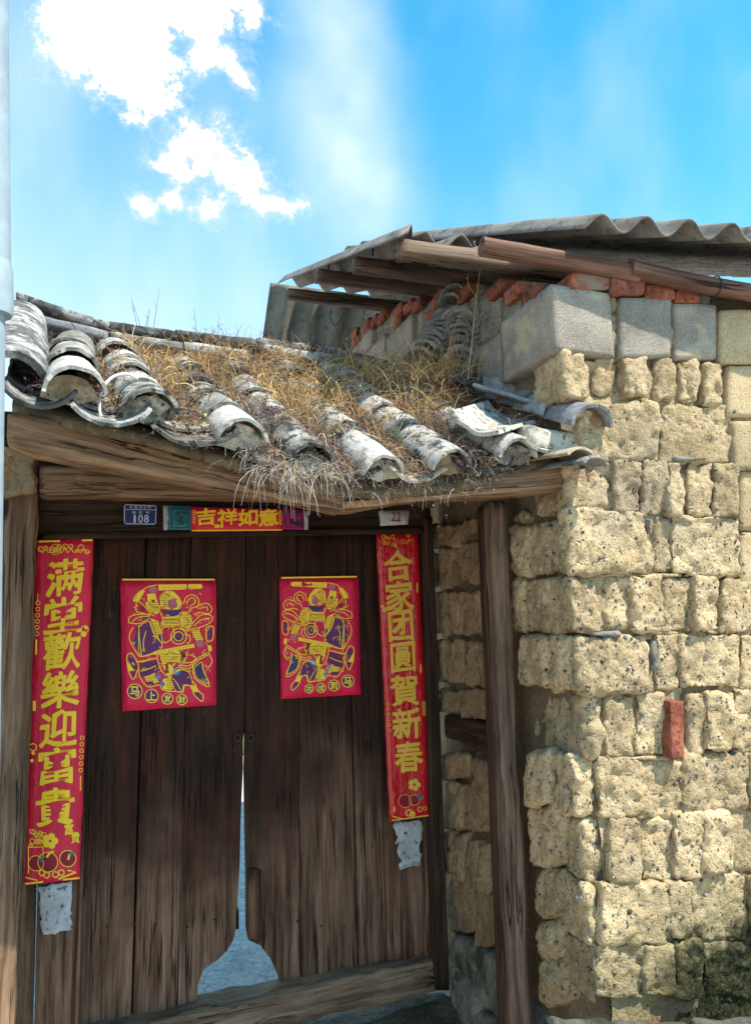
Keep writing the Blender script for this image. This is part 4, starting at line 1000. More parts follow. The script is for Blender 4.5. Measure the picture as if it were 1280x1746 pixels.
# ---- door prints: an armoured rider in yellow outline
def rider(pp, X, name, label, quad, wline, chars, group, variant):
    th_ = thing(name, label, 'poster', pp.P(*X(600, 1600)), group)
    pp.sheet(quad, 10, 12, 0.8).build('paper', 'poster_red', th_)
    def fill(polys, mat, nm, lift):
        mb = MB()
        for q in polys: pp.poly([X(*p) for p in q], lift, mb)
        mb.build(nm, mat, th_, False)
    def circ(x, y, r, n=14): return [(x+r*math.cos(2*math.pi*k/n), y+r*math.sin(2*math.pi*k/n)) for k in range(n)]
    yellow = [[(540, 340), (600, 305), (680, 310), (740, 370), (775, 440), (730, 510), (600, 500), (530, 470)],
              [(780, 540), (860, 560), (890, 640), (840, 730), (770, 690), (740, 610)], [(370, 430), (500, 400), (540, 500), (500, 560), (400, 520)],
              [(560, 590), (730, 580), (740, 690), (560, 690)], [(520, 980), (700, 950), (840, 990), (800, 1090), (640, 1080), (560, 1110)],
              [(510, 235), (980, 230), (1000, 255), (975, 280), (520, 300)], [(450, 965), (900, 880), (910, 920), (470, 1000)],
              [(870, 740), (960, 730), (1000, 850), (930, 860)], [(390, 340), (480, 330), (500, 420), (400, 440)],
              [(640, 1240), (560, 1270), (560, 1370), (650, 1400), (700, 1330)], [(180, 1070), (240, 1090), (260, 1170), (190, 1180)],
              [(350, 1230), (470, 1200), (520, 1300), (420, 1340)], [(860, 1350), (920, 1330), (960, 1400), (900, 1420)],
              [(1050, 900), (1090, 900), (1100, 960), (1060, 960)], [(310, 300), (370, 300), (300, 420), (240, 420)],
              [(560, 1120), (640, 1100), (700, 1180), (620, 1240)], [(430, 600), (520, 640), (560, 820), (500, 800)]]
    fill(yellow, 'yellow_print', 'armour_print', 0.0008)
    purple = [[(300, 690), (420, 635), (470, 760), (550, 880), (520, 950), (340, 1015), (300, 960)], [(690, 1200), (770, 1165), (850, 1200), (885, 1330), (790, 1330), (775, 1395), (700, 1390), (650, 1250)],
              [(310, 1090), (500, 1060), (520, 1170), (440, 1215), (330, 1250), (310, 1190)], [(185, 1030), (230, 1005), (300, 1140), (250, 1170), (190, 1080)],
              [(215, 1180), (270, 1190), (245, 1265)], circ(735, 800, 68), [(510, 780), (560, 760), (580, 840), (530, 850)], [(905, 1400), (960, 1420), (990, 1490), (950, 1500)], [(380, 1290), (480, 1290), (480, 1330), (400, 1330)], [(1050, 710), (1100, 710), (1095, 825), (1050, 825)]]
    fill(purple, 'purple_print', 'horse_print', 0.0010)
    navy = [[(270, 700), (400, 650), (310, 700), (295, 960), (240, 860), (275, 770)], [(560, 505), (640, 525), (765, 500), (745, 560), (660, 585), (580, 560)],
            [(905, 1140), (985, 1085), (1010, 1180), (1055, 1310), (950, 1270), (910, 1200)], [(330, 600), (440, 590), (400, 620)]]
    fill(navy, 'navy_print', 'mane_print', 0.0011)
    fill([[(625, 400), (705, 385), (725, 480), (655, 510), (615, 470)], circ(455, 290, 45), circ(970, 880, 42)], 'pink_print', 'skin_print', 0.0012)
    fill([[(590, 1110), (620, 1105), (630, 1200), (590, 1200)], [(310, 1100), (370, 1100), (370, 1170), (320, 1165)], [(330, 440), (370, 470), (360, 540), (310, 520)], [(740, 720), (690, 720), (680, 760), (760, 740)], [(740, 950), (800, 960), (820, 1020), (780, 1060)], [(770, 1000), (800, 1070), (750, 1090)], [(430, 400), (480, 400), (460, 440)]], 'darkred_print', 'cloth_print', 0.0012)
    fill([circ(510, 1240, 34), circ(715, 1185, 40, 10), circ(560, 1320, 26)], 'blue_print', 'stirrup_print', 0.0013)
    lines = [[(790, 450), (810, 380), (880, 345), (950, 390), (940, 470), (880, 490), (850, 530)], [(820, 450), (850, 390), (905, 385), (915, 430), (860, 470)], [(940, 460), (1040, 440), (1095, 490), (1070, 550), (960, 540), (900, 560)], [(950, 500), (1040, 480), (1050, 520)],
             [(850, 720), (920, 620), (1000, 560), (1100, 580), (1090, 640), (1000, 690), (880, 720)], [(900, 690), (980, 620), (1080, 600)], [(960, 700), (950, 770), (1000, 830)],
             [(190, 650), (200, 590), (290, 560), (430, 560), (480, 580)], [(230, 640), (300, 590), (420, 580)], [(190, 650), (300, 660), (420, 600)], [(290, 470), (270, 440), (300, 420), (360, 470), (430, 550)], [(270, 450), (280, 530), (360, 550)],
             [(240, 420), (260, 360), (320, 310), (400, 260), (500, 240)], [(240, 700), (200, 780), (210, 860), (280, 980), (330, 1020), (500, 980)], [(300, 690), (305, 800), (330, 1010)], [(380, 740), (350, 860), (360, 960)], [(420, 640), (470, 780), (560, 880)],
             [(170, 1060), (180, 1000), (230, 990), (290, 1100), (300, 1160)], [(170, 1060), (190, 1180), (240, 1270), (280, 1190), (300, 1160), (310, 1240), (400, 1350), (520, 1330), (560, 1380), (640, 1400), (700, 1400), (780, 1410), (800, 1340), (880, 1350), (900, 1430), (990, 1510), (1000, 1440), (940, 1390), (920, 1330), (890, 1290)],
             [(890, 1100), (900, 1230), (960, 1300), (1060, 1350), (1060, 1290), (1010, 1190), (990, 1080)], [(730, 1130), (850, 1150), (950, 1060), (1060, 1000)], [(740, 1110), (850, 1120), (940, 1040), (1050, 980)], [(1060, 960), (1080, 1020), (1100, 1070), (1060, 1140), (1020, 1110)], [(850, 1000), (920, 1030), (880, 1080), (800, 1090)],
             [(500, 970), (510, 1080), (560, 1190), (640, 1240)], [(640, 1240), (700, 1290), (760, 1390)], [(690, 1190), (760, 1160), (860, 1190)], [(280, 1070), (330, 1080), (400, 1060), (480, 1040)], [(320, 1180), (420, 1150), (490, 1120)], [(560, 700), (650, 690), (690, 740), (660, 820), (580, 870), (550, 800), (560, 700)], circ(735, 800, 85, 14) + [(820, 800)], circ(735, 800, 50, 10) + [(785, 800)],
             [(740, 640), (760, 700), (830, 740), (880, 720)], [(730, 600), (760, 540), (850, 540)], [(800, 780), (850, 790), (860, 850), (820, 880)], [(580, 1090), (660, 1040), (700, 1090), (650, 1140)], [(1040, 700), (1110, 695), (1105, 835), (1040, 840), (1040, 700)], [(560, 640), (640, 670), (740, 640)], [(620, 395), (700, 380), (725, 400), (725, 490)], [(520, 520), (560, 600), (540, 700)]]
    mb = MB()
    for q in lines: pp.line([X(*p) for p in q], wline, 0.0018, mb)
    for q in purple[:2] + navy[2:3]: pp.line([X(*p) for p in q], wline*0.75, 0.0018, mb, True, True)
    for k in range(8): pp.disc(*X(290+k*28, 1075-k*5), wline*0.9, 0.0019, mb, 8)
    mb.build('outline_print', 'yellow_print', th_, False)
    mb = MB()
    for k in range(12):
        a = X(560+k*34, 262); b = X(560+k*34, 280); pp.line([a, b], wline*0.5, 0.002, mb, False)
        a = X(500+k*32, 968-k*6); b = X(500+k*32, 985-k*6); pp.line([a, b], wline*0.5, 0.002, mb, False)
    for q in [[(580, 330), (640, 360), (720, 400)], [(560, 400), (590, 440), (580, 490)], [(560, 620), (730, 615)], [(570, 650), (730, 655)], [(800, 590), (850, 640), (810, 690)], [(590, 1010), (640, 970), (720, 1000)], [(640, 1060), (720, 1020)], [(410, 440), (470, 480), (520, 490)], [(640, 430), (660, 420)], [(690, 415), (705, 420)], [(650, 475), (690, 470)], [(580, 730), (600, 740)], [(625, 740), (645, 730)], [(590, 790), (630, 790)]]:
        pp.line([X(*p) for p in q], wline*0.6, 0.002, mb)
    rs = random.Random(5+variant)
    for (x0, x1, y0, y1, st_) in [(560, 730, 600, 690, 28), (770, 880, 560, 720, 30), (540, 620, 330, 480, 26), (400, 520, 420, 540, 28), (540, 820, 985, 1080, 32), (880, 990, 740, 850, 28), (600, 690, 1250, 1390, 28), (370, 500, 1220, 1320, 28), (450, 540, 640, 800, 30)]:
        y = y0
        while y < y1:
            x = x0 + (st_/2 if int((y-y0)/st_) % 2 else 0)
            while x < x1:
                pp.line([X(x, y), X(x+st_*.4, y+st_*.5), X(x+st_*.85, y)], wline*0.42, 0.002, mb); x += st_
            y += st_*0.9
    mb.build('ink_print', 'darkred_print', th_, False)
    mb = MB()
    for _ in range(90):
        x, y = rs.uniform(230, 1060), rs.uniform(340, 1330); r = rs.uniform(14, 34); a0_ = rs.uniform(0, 6)
        pp.line([X(x+r*(1-k*.13)*math.cos(a0_+k*.8), y+r*(1-k*.13)*math.sin(a0_+k*.8)) for k in range(6)], wline*0.5, 0.0022, mb)
    mb.build('curl_print', 'yellow_print', th_, False)
    for ch, (x, y, r) in zip(chars, [(257, 1400, 80), (440, 1450, 72), (612, 1480, 60), (770, 1490, 56)]):
        cx_, cy_ = X(x, y); rr = abs(X(x+r, y)[0]-cx_)
        mb = MB(); pp.disc(cx_, cy_, rr, 0.0008, mb); sd_ = mb.build('seal_disc', 'purple_print', th_, False)
        mb = MB(); pp.ring(cx_, cy_, rr, wline*1.0, 0.0016, mb); pp.char(ch, cx_, cy_, rr*1.25, rr*1.3, 0.02, 0, 0, 0.0018, mb); mb.build('seal_character', 'yellow_print', sd_, False)
    # pale folded top edge
    mb = MB(); a, b = quad[0], quad[1]; pp.line([(a[0]+4, a[1]+1.2), (b[0]-3, b[1]+1.2)], 2.6, 0.0012, mb, False); mb.build('folded_edge', 'yellow_print', th_, False)
    return th_
p1_ = Print(0.014, lambda x, y: 0.002*noise.noise(Vector((x*.03, y*.03, 3))))
rider(p1_, lambda x, y: (190+x/6.4, 960+y/6.4), 'door_print', 'large red and yellow print of a mounted warrior on the left door leaf', [(205, 987), (369, 987), (369, 1202), (209, 1213)], 1.5, '马上发财', 'warrior prints on the doors', 0)
p2_ = Print(0.014, lambda x, y: 0.002*noise.noise(Vector((x*.03, y*.03, 8))))
def X2(x, y):
    a = (x-95)/1045.0; return (611.5-a*134.5+2.5*(y-170)/1400, 960+(165+(y-170)*1.008)/6.98)
rider(p2_, X2, 'door_print', 'narrower red and yellow print of a mounted swordsman on the right door leaf', [(476, 984), (611, 982), (615, 1184), (479, 1192)], 1.3, '马到成功', 'warrior prints on the doors', 1)

# ------------------------------------------------------------------ gate roof
roof = thing('gate_roof', 'sagging gate roof of old curved grey tiles overgrown with dry grass', 'roof', L(-0.4, 0.6, 1.9))
# row: crest at ridge (px), crest at eave (px), t at ridge, t at eave, radius
ROWS = [((36, 512), (22, 600), 0.22, 0.95, 0.098, 'tile_dark'),
        ((127, 561), (119, 634), 0.20, 1.05, 0.077, 'tile_pale'), ((197, 576), (258, 668), 0.20, 1.05, 0.074, 'tile'),
        ((307, 602), (410, 716), 0.20, 1.02, 0.073, 'tile'), ((392, 602), (530, 762), 0.20, 0.97, 0.070, 'tile'),
        ((470, 606), (653, 776), 0.20, 0.97, 0.070, 'tile'), ((563, 612), (764, 766), 0.20, 1.00, 0.072, 'tile'),
        ((655, 628), (880, 752), 0.20, 1.04, 0.068, 'tile'), ((800, 640), (1000, 693), 0.30, 1.10, 0.078, 'tile_clean')]
def tile_mesh(name, mat, r0, r1, length, ang, th, seed, ns=14, nl=5, chip=0.0):
    """curved tile, axis +X from x=0 (upper end) to x=length (lower rim); crest at z=0 side up"""
    vs = []; fs = []
    for lay in (0, 1):
        for j in range(nl+1):
            u = j/nl
            for i in range(ns+1):
                a = -ang + 2*ang*i/ns
                r = (r0*(1-u)+r1*u) - lay*th
                nzv = noise.fractal(Vector((u*3+seed*7, a*2, seed)), 1, 2, 3)
                r += 0.0035*nzv
                x = u*length + (chip*noise.noise(Vector((a*2.5, seed*3, 1)))*0.9 if j in (0, nl) else 0)
                vs.append(Vector((x, r*math.sin(a), r*math.cos(a))))
    m = (ns+1)*(nl+1)
    for j in range(nl):
        for i in range(ns):
            a = j*(ns+1)+i; fs.append((a, a+ns+1, a+ns+2, a+1)); fs.append((m+a, m+a+1, m+a+ns+2, m+a+ns+1))
    for i in range(ns):
        fs.append((i, i+1, m+i+1, m+i)); a = nl*(ns+1)+i; fs.append((a, m+a, m+a+1, a+1))
    for j in range(nl):
        a = j*(ns+1); fs.append((a, m+a, m+a+ns+1, a+ns+1)); a += ns; fs.append((a, a+ns+1, m+a+ns+1, m+a))
    mb = MB(); mb.add(vs, fs); me = mb.mesh(name, mat, True)
    # crisp rims
    me.polygons.foreach_set('use_smooth', [True]*(2*nl*ns) + [False]*(len(me.polygons)-2*nl*ns)); return me
def frame(p, x, upv):
    x = x.normalized(); y = upv.cross(x).normalized(); z = x.cross(y)
    return Matrix(((x.x, y.x, z.x, p.x), (x.y, y.y, z.y, p.y), (x.z, y.z, z.z, p.z), (0, 0, 0, 1)))
def place(me, M, parent, name):
    o = bpy.data.objects.new(name, me); COL.objects.link(o)
    if parent is not None: o.parent = parent; M = Matrix.Translation(-wloc(parent)) @ M
    o.matrix_basis = M; return o
TILES = {}
def tiles_for(mat, r):
    k = (mat, round(r, 3))
    if k not in TILES: TILES[k] = [tile_mesh('roof_tile', mat, r*0.93, r*1.05, 0.225, 1.45, 0.010, i+r*100, chip=0.013) for i in range(4)]
    return TILES[k]
row3d = []
for (a, b, ta, tb, r, m) in ROWS:
    P0, P1 = PT(*a, ta), PT(*b, tb)
    row3d.append((P0 - Z*r, P1 - Z*r, r, m))
roof_up = ((row3d[2][1]-row3d[2][0]).cross(S)).normalized()
if roof_up.z < 0: roof_up = -roof_up
for ri, (P0, P1, r, m) in enumerate(row3d):
    d = (P1-P0); ln = d.length; d.normalize(); upv = (d.cross(S)); upv = upv if upv.z > 0 else -upv
    nt = 3 if ri == 1 else max(3, round(ln/0.175)); tl = 1.75 if ri == 1 else 1.0; step = (ln-0.215*tl)/(nt-1) if nt > 1 else 0
    if ri == 0:
        place(tile_mesh('roof_tile', 'tile_dark', r*0.95, r, ln, 1.5, 0.02, 3.3, nl=14, chip=0.02), frame(P0, d, upv), roof, 'cover_tile'); nt = 0
    for k in range(nt):
        p = P0 + d*(step*k)
        mm = m
        if ri in (2, 3, 4, 5, 6):
            q = random.random(); mm = 'tile_dark' if q < 0.14 else ('tile_pale' if q > 0.80 else 'tile')
        if ri == 1: mm = 'tile_pale'
        if ri == 5 and k == nt-1: mm = 'tile_pale'
        me = random.choice(tiles_for(mm, r))
        # each lower tile tucks under the one above: the upper end rides slightly lower
        tilt = d*1.0 + upv*(0.040 + random.uniform(-.012, .012)) + S*random.uniform(-.035, .035)
        sag = -0.018*math.sin(math.pi*k/max(1, nt-1)) * (1 if 1 < ri < 8 else 0)
        M = frame(p + upv*(random.uniform(-.004, .006)+sag) + S*random.uniform(-.006, .006), tilt, upv)
        place(me, M @ Matrix.Diagonal((tl, 1, 1, 1)), roof, 'cover_tile')
    # mortar plug closing the lower end
    if ri > 0:
        e = P1 - d*(0.03 if ri not in (8, 1) else 0.055); mb = MB(); vs = []; fs = []; ns = 14; nr = 5
        for j in range(nr+1):
            for i in range(ns+1):
                a = -1.5+3.0*i/ns; rr = r*0.93*(1-j/nr)
                bul = 0.022*noise.fractal(Vector((math.sin(a)*rr*30, math.cos(a)*rr*30, ri*3.1)), 1, 2, 4) + 0.012*(1-(rr/r)**2)
                cz = math.cos(a)*rr*0.98 - (0.012+0.01*j/nr)
                y_ = S.cross(Z)  # unused axis
                vs.append(e + d*bul + S*math.sin(a)*rr + upv*cz)
        for j in range(nr):
            for i in range(ns):
                a = j*(ns+1)+i; fs.append((a, a+1, a+ns+2, a+ns+1))
        mb.add(vs, fs); mb.build('mortar_plug', 'plug_clay' if ri in (1, 6, 8) else 'plug', roof)
# pan tiles between the rows
PANS = [tile_mesh('pan_tile', mt, 0.115, 0.108, 0.22, 0.95, 0.009, 40+i, ns=14, chip=0.016) for i, mt in enumerate(('tile_dark', 'plug', 'tile_dark'))]
for ri in range(len(row3d)-1):
    A0_, A1_, ra, _ = row3d[ri]; B0_, B1_, rb, _ = row3d[ri+1]
    P0 = A0_.lerp(B0_, 0.5); P1 = A1_.lerp(B1_, 0.5)
    d = P1-P0; ln = d.length + (0.05 if ri < 2 else (0.02 if ri == 2 else -0.015)); d.normalize(); upv = d.cross(S); upv = upv if upv.z > 0 else -upv
    wscale = max(0.9, ((A1_-B1_).length/2)/0.092)
    nt = max(4, round(ln/0.15)); step = (ln-0.2)/(nt-1)
    for k in range(nt):
        p = P0 + d*(step*k) - upv*(0.0) + upv*0.072 + Z*0.0
        M = frame(p + upv*(0.012*math.sin(k*1.7)*0.3) , d + upv*0.045 + S*random.uniform(-.03, .03), -upv)
        M = M @ Matrix.Diagonal((1, wscale*random.uniform(.96, 1.02), 1.0, 1))
        # bowl sits below: shift down by radius so its floor lies on the deck
        place(PANS[random.randrange(2) if k < nt-1 else random.randrange(3)], M, roof, 'pan_tile')
# deck boards under the tiles
def deck(u, v, off):
    x = u*(len(row3d)-1); i = min(int(x), len(row3d)-2); f = x-i
    a = row3d[i][0].lerp(row3d[i][1], v); b = row3d[i+1][0].lerp(row3d[i+1][1], v)
    return a.lerp(b, f) + roof_up*off
mb = MB(); vs = []; fs = []; nu, nv = 32, 8
for lay, off in ((0, -0.055), (1, -0.085)):
    for j in range(nv+1):
        for i in range(nu+1): vs.append(deck(i/nu, j/nv*0.97, off))
m_ = (nu+1)*(nv+1)
for j in range(nv):
    for i in range(nu):
        a = j*(nu+1)+i; fs.append((a, a+nu+1, a+nu+2, a+1)); fs.append((m_+a, m_+a+1, m_+a+nu+2, m_+a+nu+1))
for i in range(nu):
    fs.append((i, i+1, m_+i+1, m_+i)); a = nv*(nu+1)+i; fs.append((a, m_+a, m_+a+1, a+1))
for j in range(nv):
    a = j*(nu+1); fs.append((a, m_+a, m_+a+nu+1, a+nu+1)); a += nu; fs.append((a, a+nu+1, m_+a+nu+1, m_+a))
mb.add(vs, fs); mb.build('mud_bed', 'dirt', roof)
# rear slope of the gate roof, down into the yard
mb = MB(); bk = []
for i in range(17):
    p = deck(i/16, 0, -0.02); bk.append(p)
vs = bk + [p - N*0.75 - Z*0.36 for p in bk]; vs += [p - Z*0.06 for p in vs]
fs = []
for i in range(16): fs += [(i, i+1, 18+i, 17+i), (34+i, 51+i, 52+i, 35+i), (17+i, 18+i, 52+i, 51+i)]
mb.add(vs, fs); mb.build('rear_slope', 'tile_dark', roof)
# rafters seen under the eave
for u in (0.08, 0.3, 0.52, 0.74, 0.93):
    a, b = deck(u, 0.02, -0.125), deck(u, 0.93, -0.125)
    dd = (b-a); lump(c8box(a - S*0.03 - roof_up*0.03, S*0.06, roof_up*0.07, dd), (0.03, 0.03, 0.05), 0.01, 0.003, 8, 2).build('rafter', 'lintel_wood', roof)
# eave beams
def beam4(x0, y0t, y0b, x1, y1t, y1b, t0, t1, th, mat, name, parent, **k): return beamT(x0, y0t, y0b, x1, y1t, y1b, t0, t1, th, mat, name, parent, **k)
beamT(10, 694, 764, 588, 838, 874, 0.99, 0.86, 0.11, 'beam_wood', 'eave_beam', roof, r=0.018, amp=0.01, res=(0.02, 0.012, 0.02), amp2=0.008)
beamT(560, 838, 872, 1012, 792, 828, 0.84, 1.06, 0.10, 'beam_wood', 'eave_beam', roof, r=0.012, amp=0.008, res=(0.02, 0.012, 0.02), amp2=0.006)
# ridge: two courses of long slabs
def slab(px0, py0, px1, py1, t, h, dpt, mat, ri_=0):
    a, b = PT(px0, py0, t), PT(px1, py1, t)
    c = c8box(a - Z*h, b-a, Z*h, -N*dpt); c = [[[c[i][j][1-k] for k in (0, 1)] for j in (0, 1)] for i in (0, 1)]
    lump(jit(c, 0.004), (0.03, 0.012, 0.03), 0.008, 0.005, 9).build('ridge_tile', mat, roof)
for (a, b, m) in [((26, 494), (190, 550), 'tile_dark'), ((186, 546), (302, 563), 'tile_dark'), ((298, 558), (444, 577), 'tile_dark'), ((440, 574), (548, 590), 'tile'), ((540, 586), (664, 612), 'tile_dark')]:
    slab(*a, *b, 0.17, 0.036, 0.18, m)
for (a, b, m) in [((40, 528), (186, 563), 'tile_clean'), ((190, 564), (312, 582), 'tile_pale'), ((316, 580), (424, 597), 'tile_pale'), ((452, 586), (572, 604), 'tile'), ((570, 600), (694, 622), 'tile_clean'), ((690, 618), (800, 640), 'tile_dark')]:
    slab(*a, *b, 0.20, 0.040, 0.24, m)
slabm = MB()
ridge_back = [deck(i/8, 0.0, 0.02) for i in range(9)]
lump(c8q(PT(30, 600, 0.12), PT(800, 690, 0.12), PT(800, 640, 0.12), PT(30, 520, 0.12), -N*0.12), (0.06, 0.04, 0.05), 0.02, 0.01, 8).build('ridge_bed', 'dirt', roof)

# loose tiles lying on the right end of the roof
LOOSE = [tile_mesh('loose_tile', mt, 0.125, 0.118, 0.235, 0.75, 0.012, 60+i, ns=12, chip=0.012) for i, mt in enumerate(('tile', 'tile_clean', 'tile_dark'))]
def loose(px, py, t, xdir, upv, mi, label, sx=1.0):
    p = PT(px, py, t); M = frame(p, xdir, upv) @ Matrix.Diagonal((sx, (1+sx)/2, 1, 1)) @ Matrix.Translation(Vector((-0.115, 0, -0.12)))
    o = place(LOOSE[mi], M, None, 'loose_tile'); tag(o, label, 'roof tile', 'loose tiles on the gate roof'); return o
dn = (row3d[6][1]-row3d[6][0]).normalized()
loose(835, 726, 0.93, (dn*0.6 - S*0.75 + Z*0.05), -(Z*1.0 + N*0.75 + S*0.1), 0, 'pale upturned curved tile lying loose above the right eave', 1.3)
loose(868, 678, 0.75, (dn*0.8 + S*0.5), -(Z*0.9 + N*0.55 - S*0.1), 1, 'grey mottled curved tile propped behind the pale upturned one')
loose(800, 636, 0.55, (S*1.0 - N*0.15), (Z*0.9 + N*0.5), 2, 'dark tile with frosty white edge below the tile pile', 1.1)
loose(872, 648, 0.62, (S*1.0 + N*0.3 - Z*0.2), (Z*0.9 + N*0.4), 1, 'flat grey tile against the lowest corner of the concrete block')
# verge tiles over the right end of the beam
VT = [tile_mesh('verge_tile', mt, 0.075, 0.08, 0.2, 1.15, 0.014, 80+i, ns=12, chip=0.008) for i, mt in enumerate(('tile_pale', 'plug_clay', 'tile'))]
for (px, py, t, xd, mi, lab) in [(988, 762, 1.17, (N*1.0 + S*0.15 - Z*0.10), 1, 0), (1012, 776, 1.18, (N*1.0 + S*0.25 - Z*0.06), 0, 0), (945, 768, 1.05, dn, 2, 0)]:
    p = PT(px, py, t); M = frame(p, xd, Z + N*0.1) @ Matrix.Diagonal((1, 0.8, 0.55, 1)) @ Matrix.Translation(Vector((-0.19, 0, -0.08))); place(VT[mi], M, roof, 'verge_tile')
lump(c8q(PT(905, 770, 1.02), PT(1000, 790, 1.06), PT(1010, 745, 1.06), PT(900, 720, 1.02), -N*0.12), 0.016, 0.03, 0.014, 12, amp2=0.01).build('verge_mortar', 'plug', roof)

# ------------------------------------------------------------------ pile of spare tiles against the gable
PILE = [tile_mesh('spare_tile', 'tile_pile', r, r*1.03, 0.22, 1.15, 0.011, 100+i, ns=12, chip=0.006) for i, r in enumerate((0.066, 0.070, 0.074, 0.068))]
ORD = ['bottom', 'second', 'third', 'fourth', 'fifth', 'sixth', 'seventh', 'eighth', 'ninth', 'tenth', 'eleventh', 'twelfth', 'thirteenth']
def pile(px, py, t, ang=0.0, tilt=0.0, sc_=1.0, lab=''):
    p = PT(px, py, t); xd = (S*0.75 - N*0.66 + Z*tilt) ; xd = Matrix.Rotation(ang, 3, 'Z') @ xd
    M = frame(p, xd, Z + S*random.uniform(-.15, .15)) @ Matrix.Diagonal((sc_, sc_*random.uniform(.93, 1.05), sc_*random.uniform(.9, 1.0), 1)) @ Matrix.Translation(Vector((0, 0, -0.07)))
    o = place(random.choice(PILE), M, None, 'spare_tile')
    tag(o, lab, 'roof tile', 'pile of spare tiles')
def c3(x, y): return (680+x/5.818, 440+y/5.818)
for k in range(12):     # left leaning stack
    u = k/11; x, y = c3(170+u*320, 850-u*400); pile(x + random.uniform(-3, 3), y+random.uniform(-1, 1), 0.40-0.1*u, random.uniform(-.2, .2), 0.05, 1.22, ('%s spare tile from below in the left leaning stack by the gable' % ORD[k]) if k else 'bottom spare tile of the left leaning stack by the gable')
for k in range(13):     # middle stack
    u = k/12; x, y = c3(545+u*30, 1040-u*580); pile(x + random.uniform(-4, 4), y, 0.46-0.06*u, random.uniform(-.2, .2), 0.03, 1.22, ('%s spare tile from below in the middle stack by the gable' % ORD[k]) if k else 'bottom spare tile of the middle stack by the gable')
for k in range(11):     # right stack
    u = k/10; x, y = c3(770+u*20+(30 if k > 7 else 0), 1030-u*450); pile(x + random.uniform(-3, 3), y, 0.50, random.uniform(-.15, .1), 0.0, 1.22, ('%s spare tile from below in the right stack beside the corner block' % ORD[k]) if k else 'bottom spare tile of the right stack beside the corner block')
for (x, y, sc_, a, lab) in [(470, 340, 1.05, -0.3, 'lower of two turned tiles lying on top of the left stack'), (500, 270, 1.05, -0.3, 'upper of two turned tiles lying on top of the left stack'), (640, 240, 1.1, 0.1, 'topmost tile of the whole pile, just under the red bricks'), (690, 430, 1.15, 0.15, 'large tile capping the right stack'), (590, 470, 1.0, 0.0, 'pale rimmed tile capping the middle stack')]:
    pile(*c3(x, y), 0.36, a, 0.1, sc_, lab)
lump(c8q(PT(690, 650, 0.30), PT(860, 680, 0.42), PT(860, 560, 0.40), PT(740, 560, 0.28), -N*0.25), 0.05, 0.03, 0.02, 8).build('tile_bed', 'dirt', roof)

# ------------------------------------------------------------------ white cable loop and wall pipe
cab = [PT(x, y, 1.0-(720-y)*0.0004) for x, y in [(236, 646), (218, 638), (195, 642), (178, 658), (170, 684), (172, 708), (184, 718), (198, 714), (204, 704)]]
tag(tube(smooth_pts(cab, 6), 0.0045, 7).build('cable_loop', 'white_cable', None, True, cab[4]), 'loop of thin white cable on the tiles near the left eave', 'cable')
pipe = thing('white_downpipe', 'pale white downpipe running up the left edge of the picture', 'pipe', Vector((-0.90, 1.72, 0)))
def pipe_pt(px, py): return PY(px, py, 1.72)
R0_ = 0.042
pa, pb = pipe_pt(12, -40) - RT*R0_, pipe_pt(17, 500) - RT*R0_
tube([pa + (pa-pb)*0.6, pa, pb], R0_, 28).build('upper_pipe', 'white_pipe', pipe)
pc, pd = pipe_pt(19.5, 462) - RT*R0_, pipe_pt(20.5, 520) - RT*R0_
tube([pc + (pc-pd)*0.25, pc, pd, pd + (pd-pc)*0.3], R0_, 28, rfun=lambda u, a: (0.93 if u in (0.0, 1.0) else 1.02)).build('coupling', 'white_pipe', pipe)
pe = pipe_pt(8, 520) - RT*R0_; pf = pipe_pt(-1, 1240) - RT*R0_
tube([pe, pf, pf + (pf-pe)*0.75], R0_*0.97, 28).build('lower_pipe', 'white_pipe', pipe)
tube([pipe_pt(6, 448), pipe_pt(11, 454)], 0.004, 6).build('bracket_screw', 'iron', pipe)

# ------------------------------------------------------------------ dry plants
STRAW = [(0.52, 0.34, 0.16), (0.42, 0.26, 0.11), (0.58, 0.42, 0.23), (0.36, 0.20, 0.09), (0.46, 0.36, 0.24), (0.28, 0.16, 0.08)]
GOLD = [(0.66, 0.45, 0.17), (0.74, 0.54, 0.25), (0.56, 0.36, 0.12), (0.46, 0.27, 0.09)]
DUSK = [(0.15, 0.095, 0.085), (0.20, 0.125, 0.10), (0.11, 0.07, 0.065), (0.25, 0.18, 0.14), (0.30, 0.25, 0.22)]
PALE = [(0.55, 0.48, 0.42), (0.46, 0.40, 0.36), (0.62, 0.57, 0.50)]
def blade(mb, p, d, ln, wd, droop, col, nseg=3):
    d = d.normalized(); side = d.cross(Vector((random.uniform(-1, 1), random.uniform(-1, 1), random.uniform(-.4, .4)))).normalized()
    vs = []; q = p.copy(); dd = d.copy()
    for i in range(nseg+1):
        ww = wd*(1-i/nseg*0.6); vs += [q + side*ww/2, q - side*ww/2]
        dd = (dd + Vector((random.uniform(-.15, .15), random.uniform(-.15, .15), -droop*(i+1)/nseg))).normalized(); q = q + dd*(ln/nseg)
    mb.add(vs, [(2*i, 2*i+1, 2*i+3, 2*i+2) for i in range(nseg)], None, col)
    return q
def speck(mb, p, r, col):
    o = [Vector((random.gauss(0, 1), random.gauss(0, 1), random.gauss(0, 1))).normalized()*r*random.uniform(.5, 1.2) for _ in range(4)]
    mb.add([p+x for x in o], [(0, 1, 2), (0, 2, 3), (0, 3, 1), (1, 3, 2)], None, col)
def deckpx(row, v, off=0.05):
    i = min(max(int(row), 0), len(row3d)-2); f = row-i
    a = row3d[i][0].lerp(row3d[i][1], v); b = row3d[i+1][0].lerp(row3d[i+1][1], v)
    return a.lerp(b, f) + roof_up*off
gb = MB()
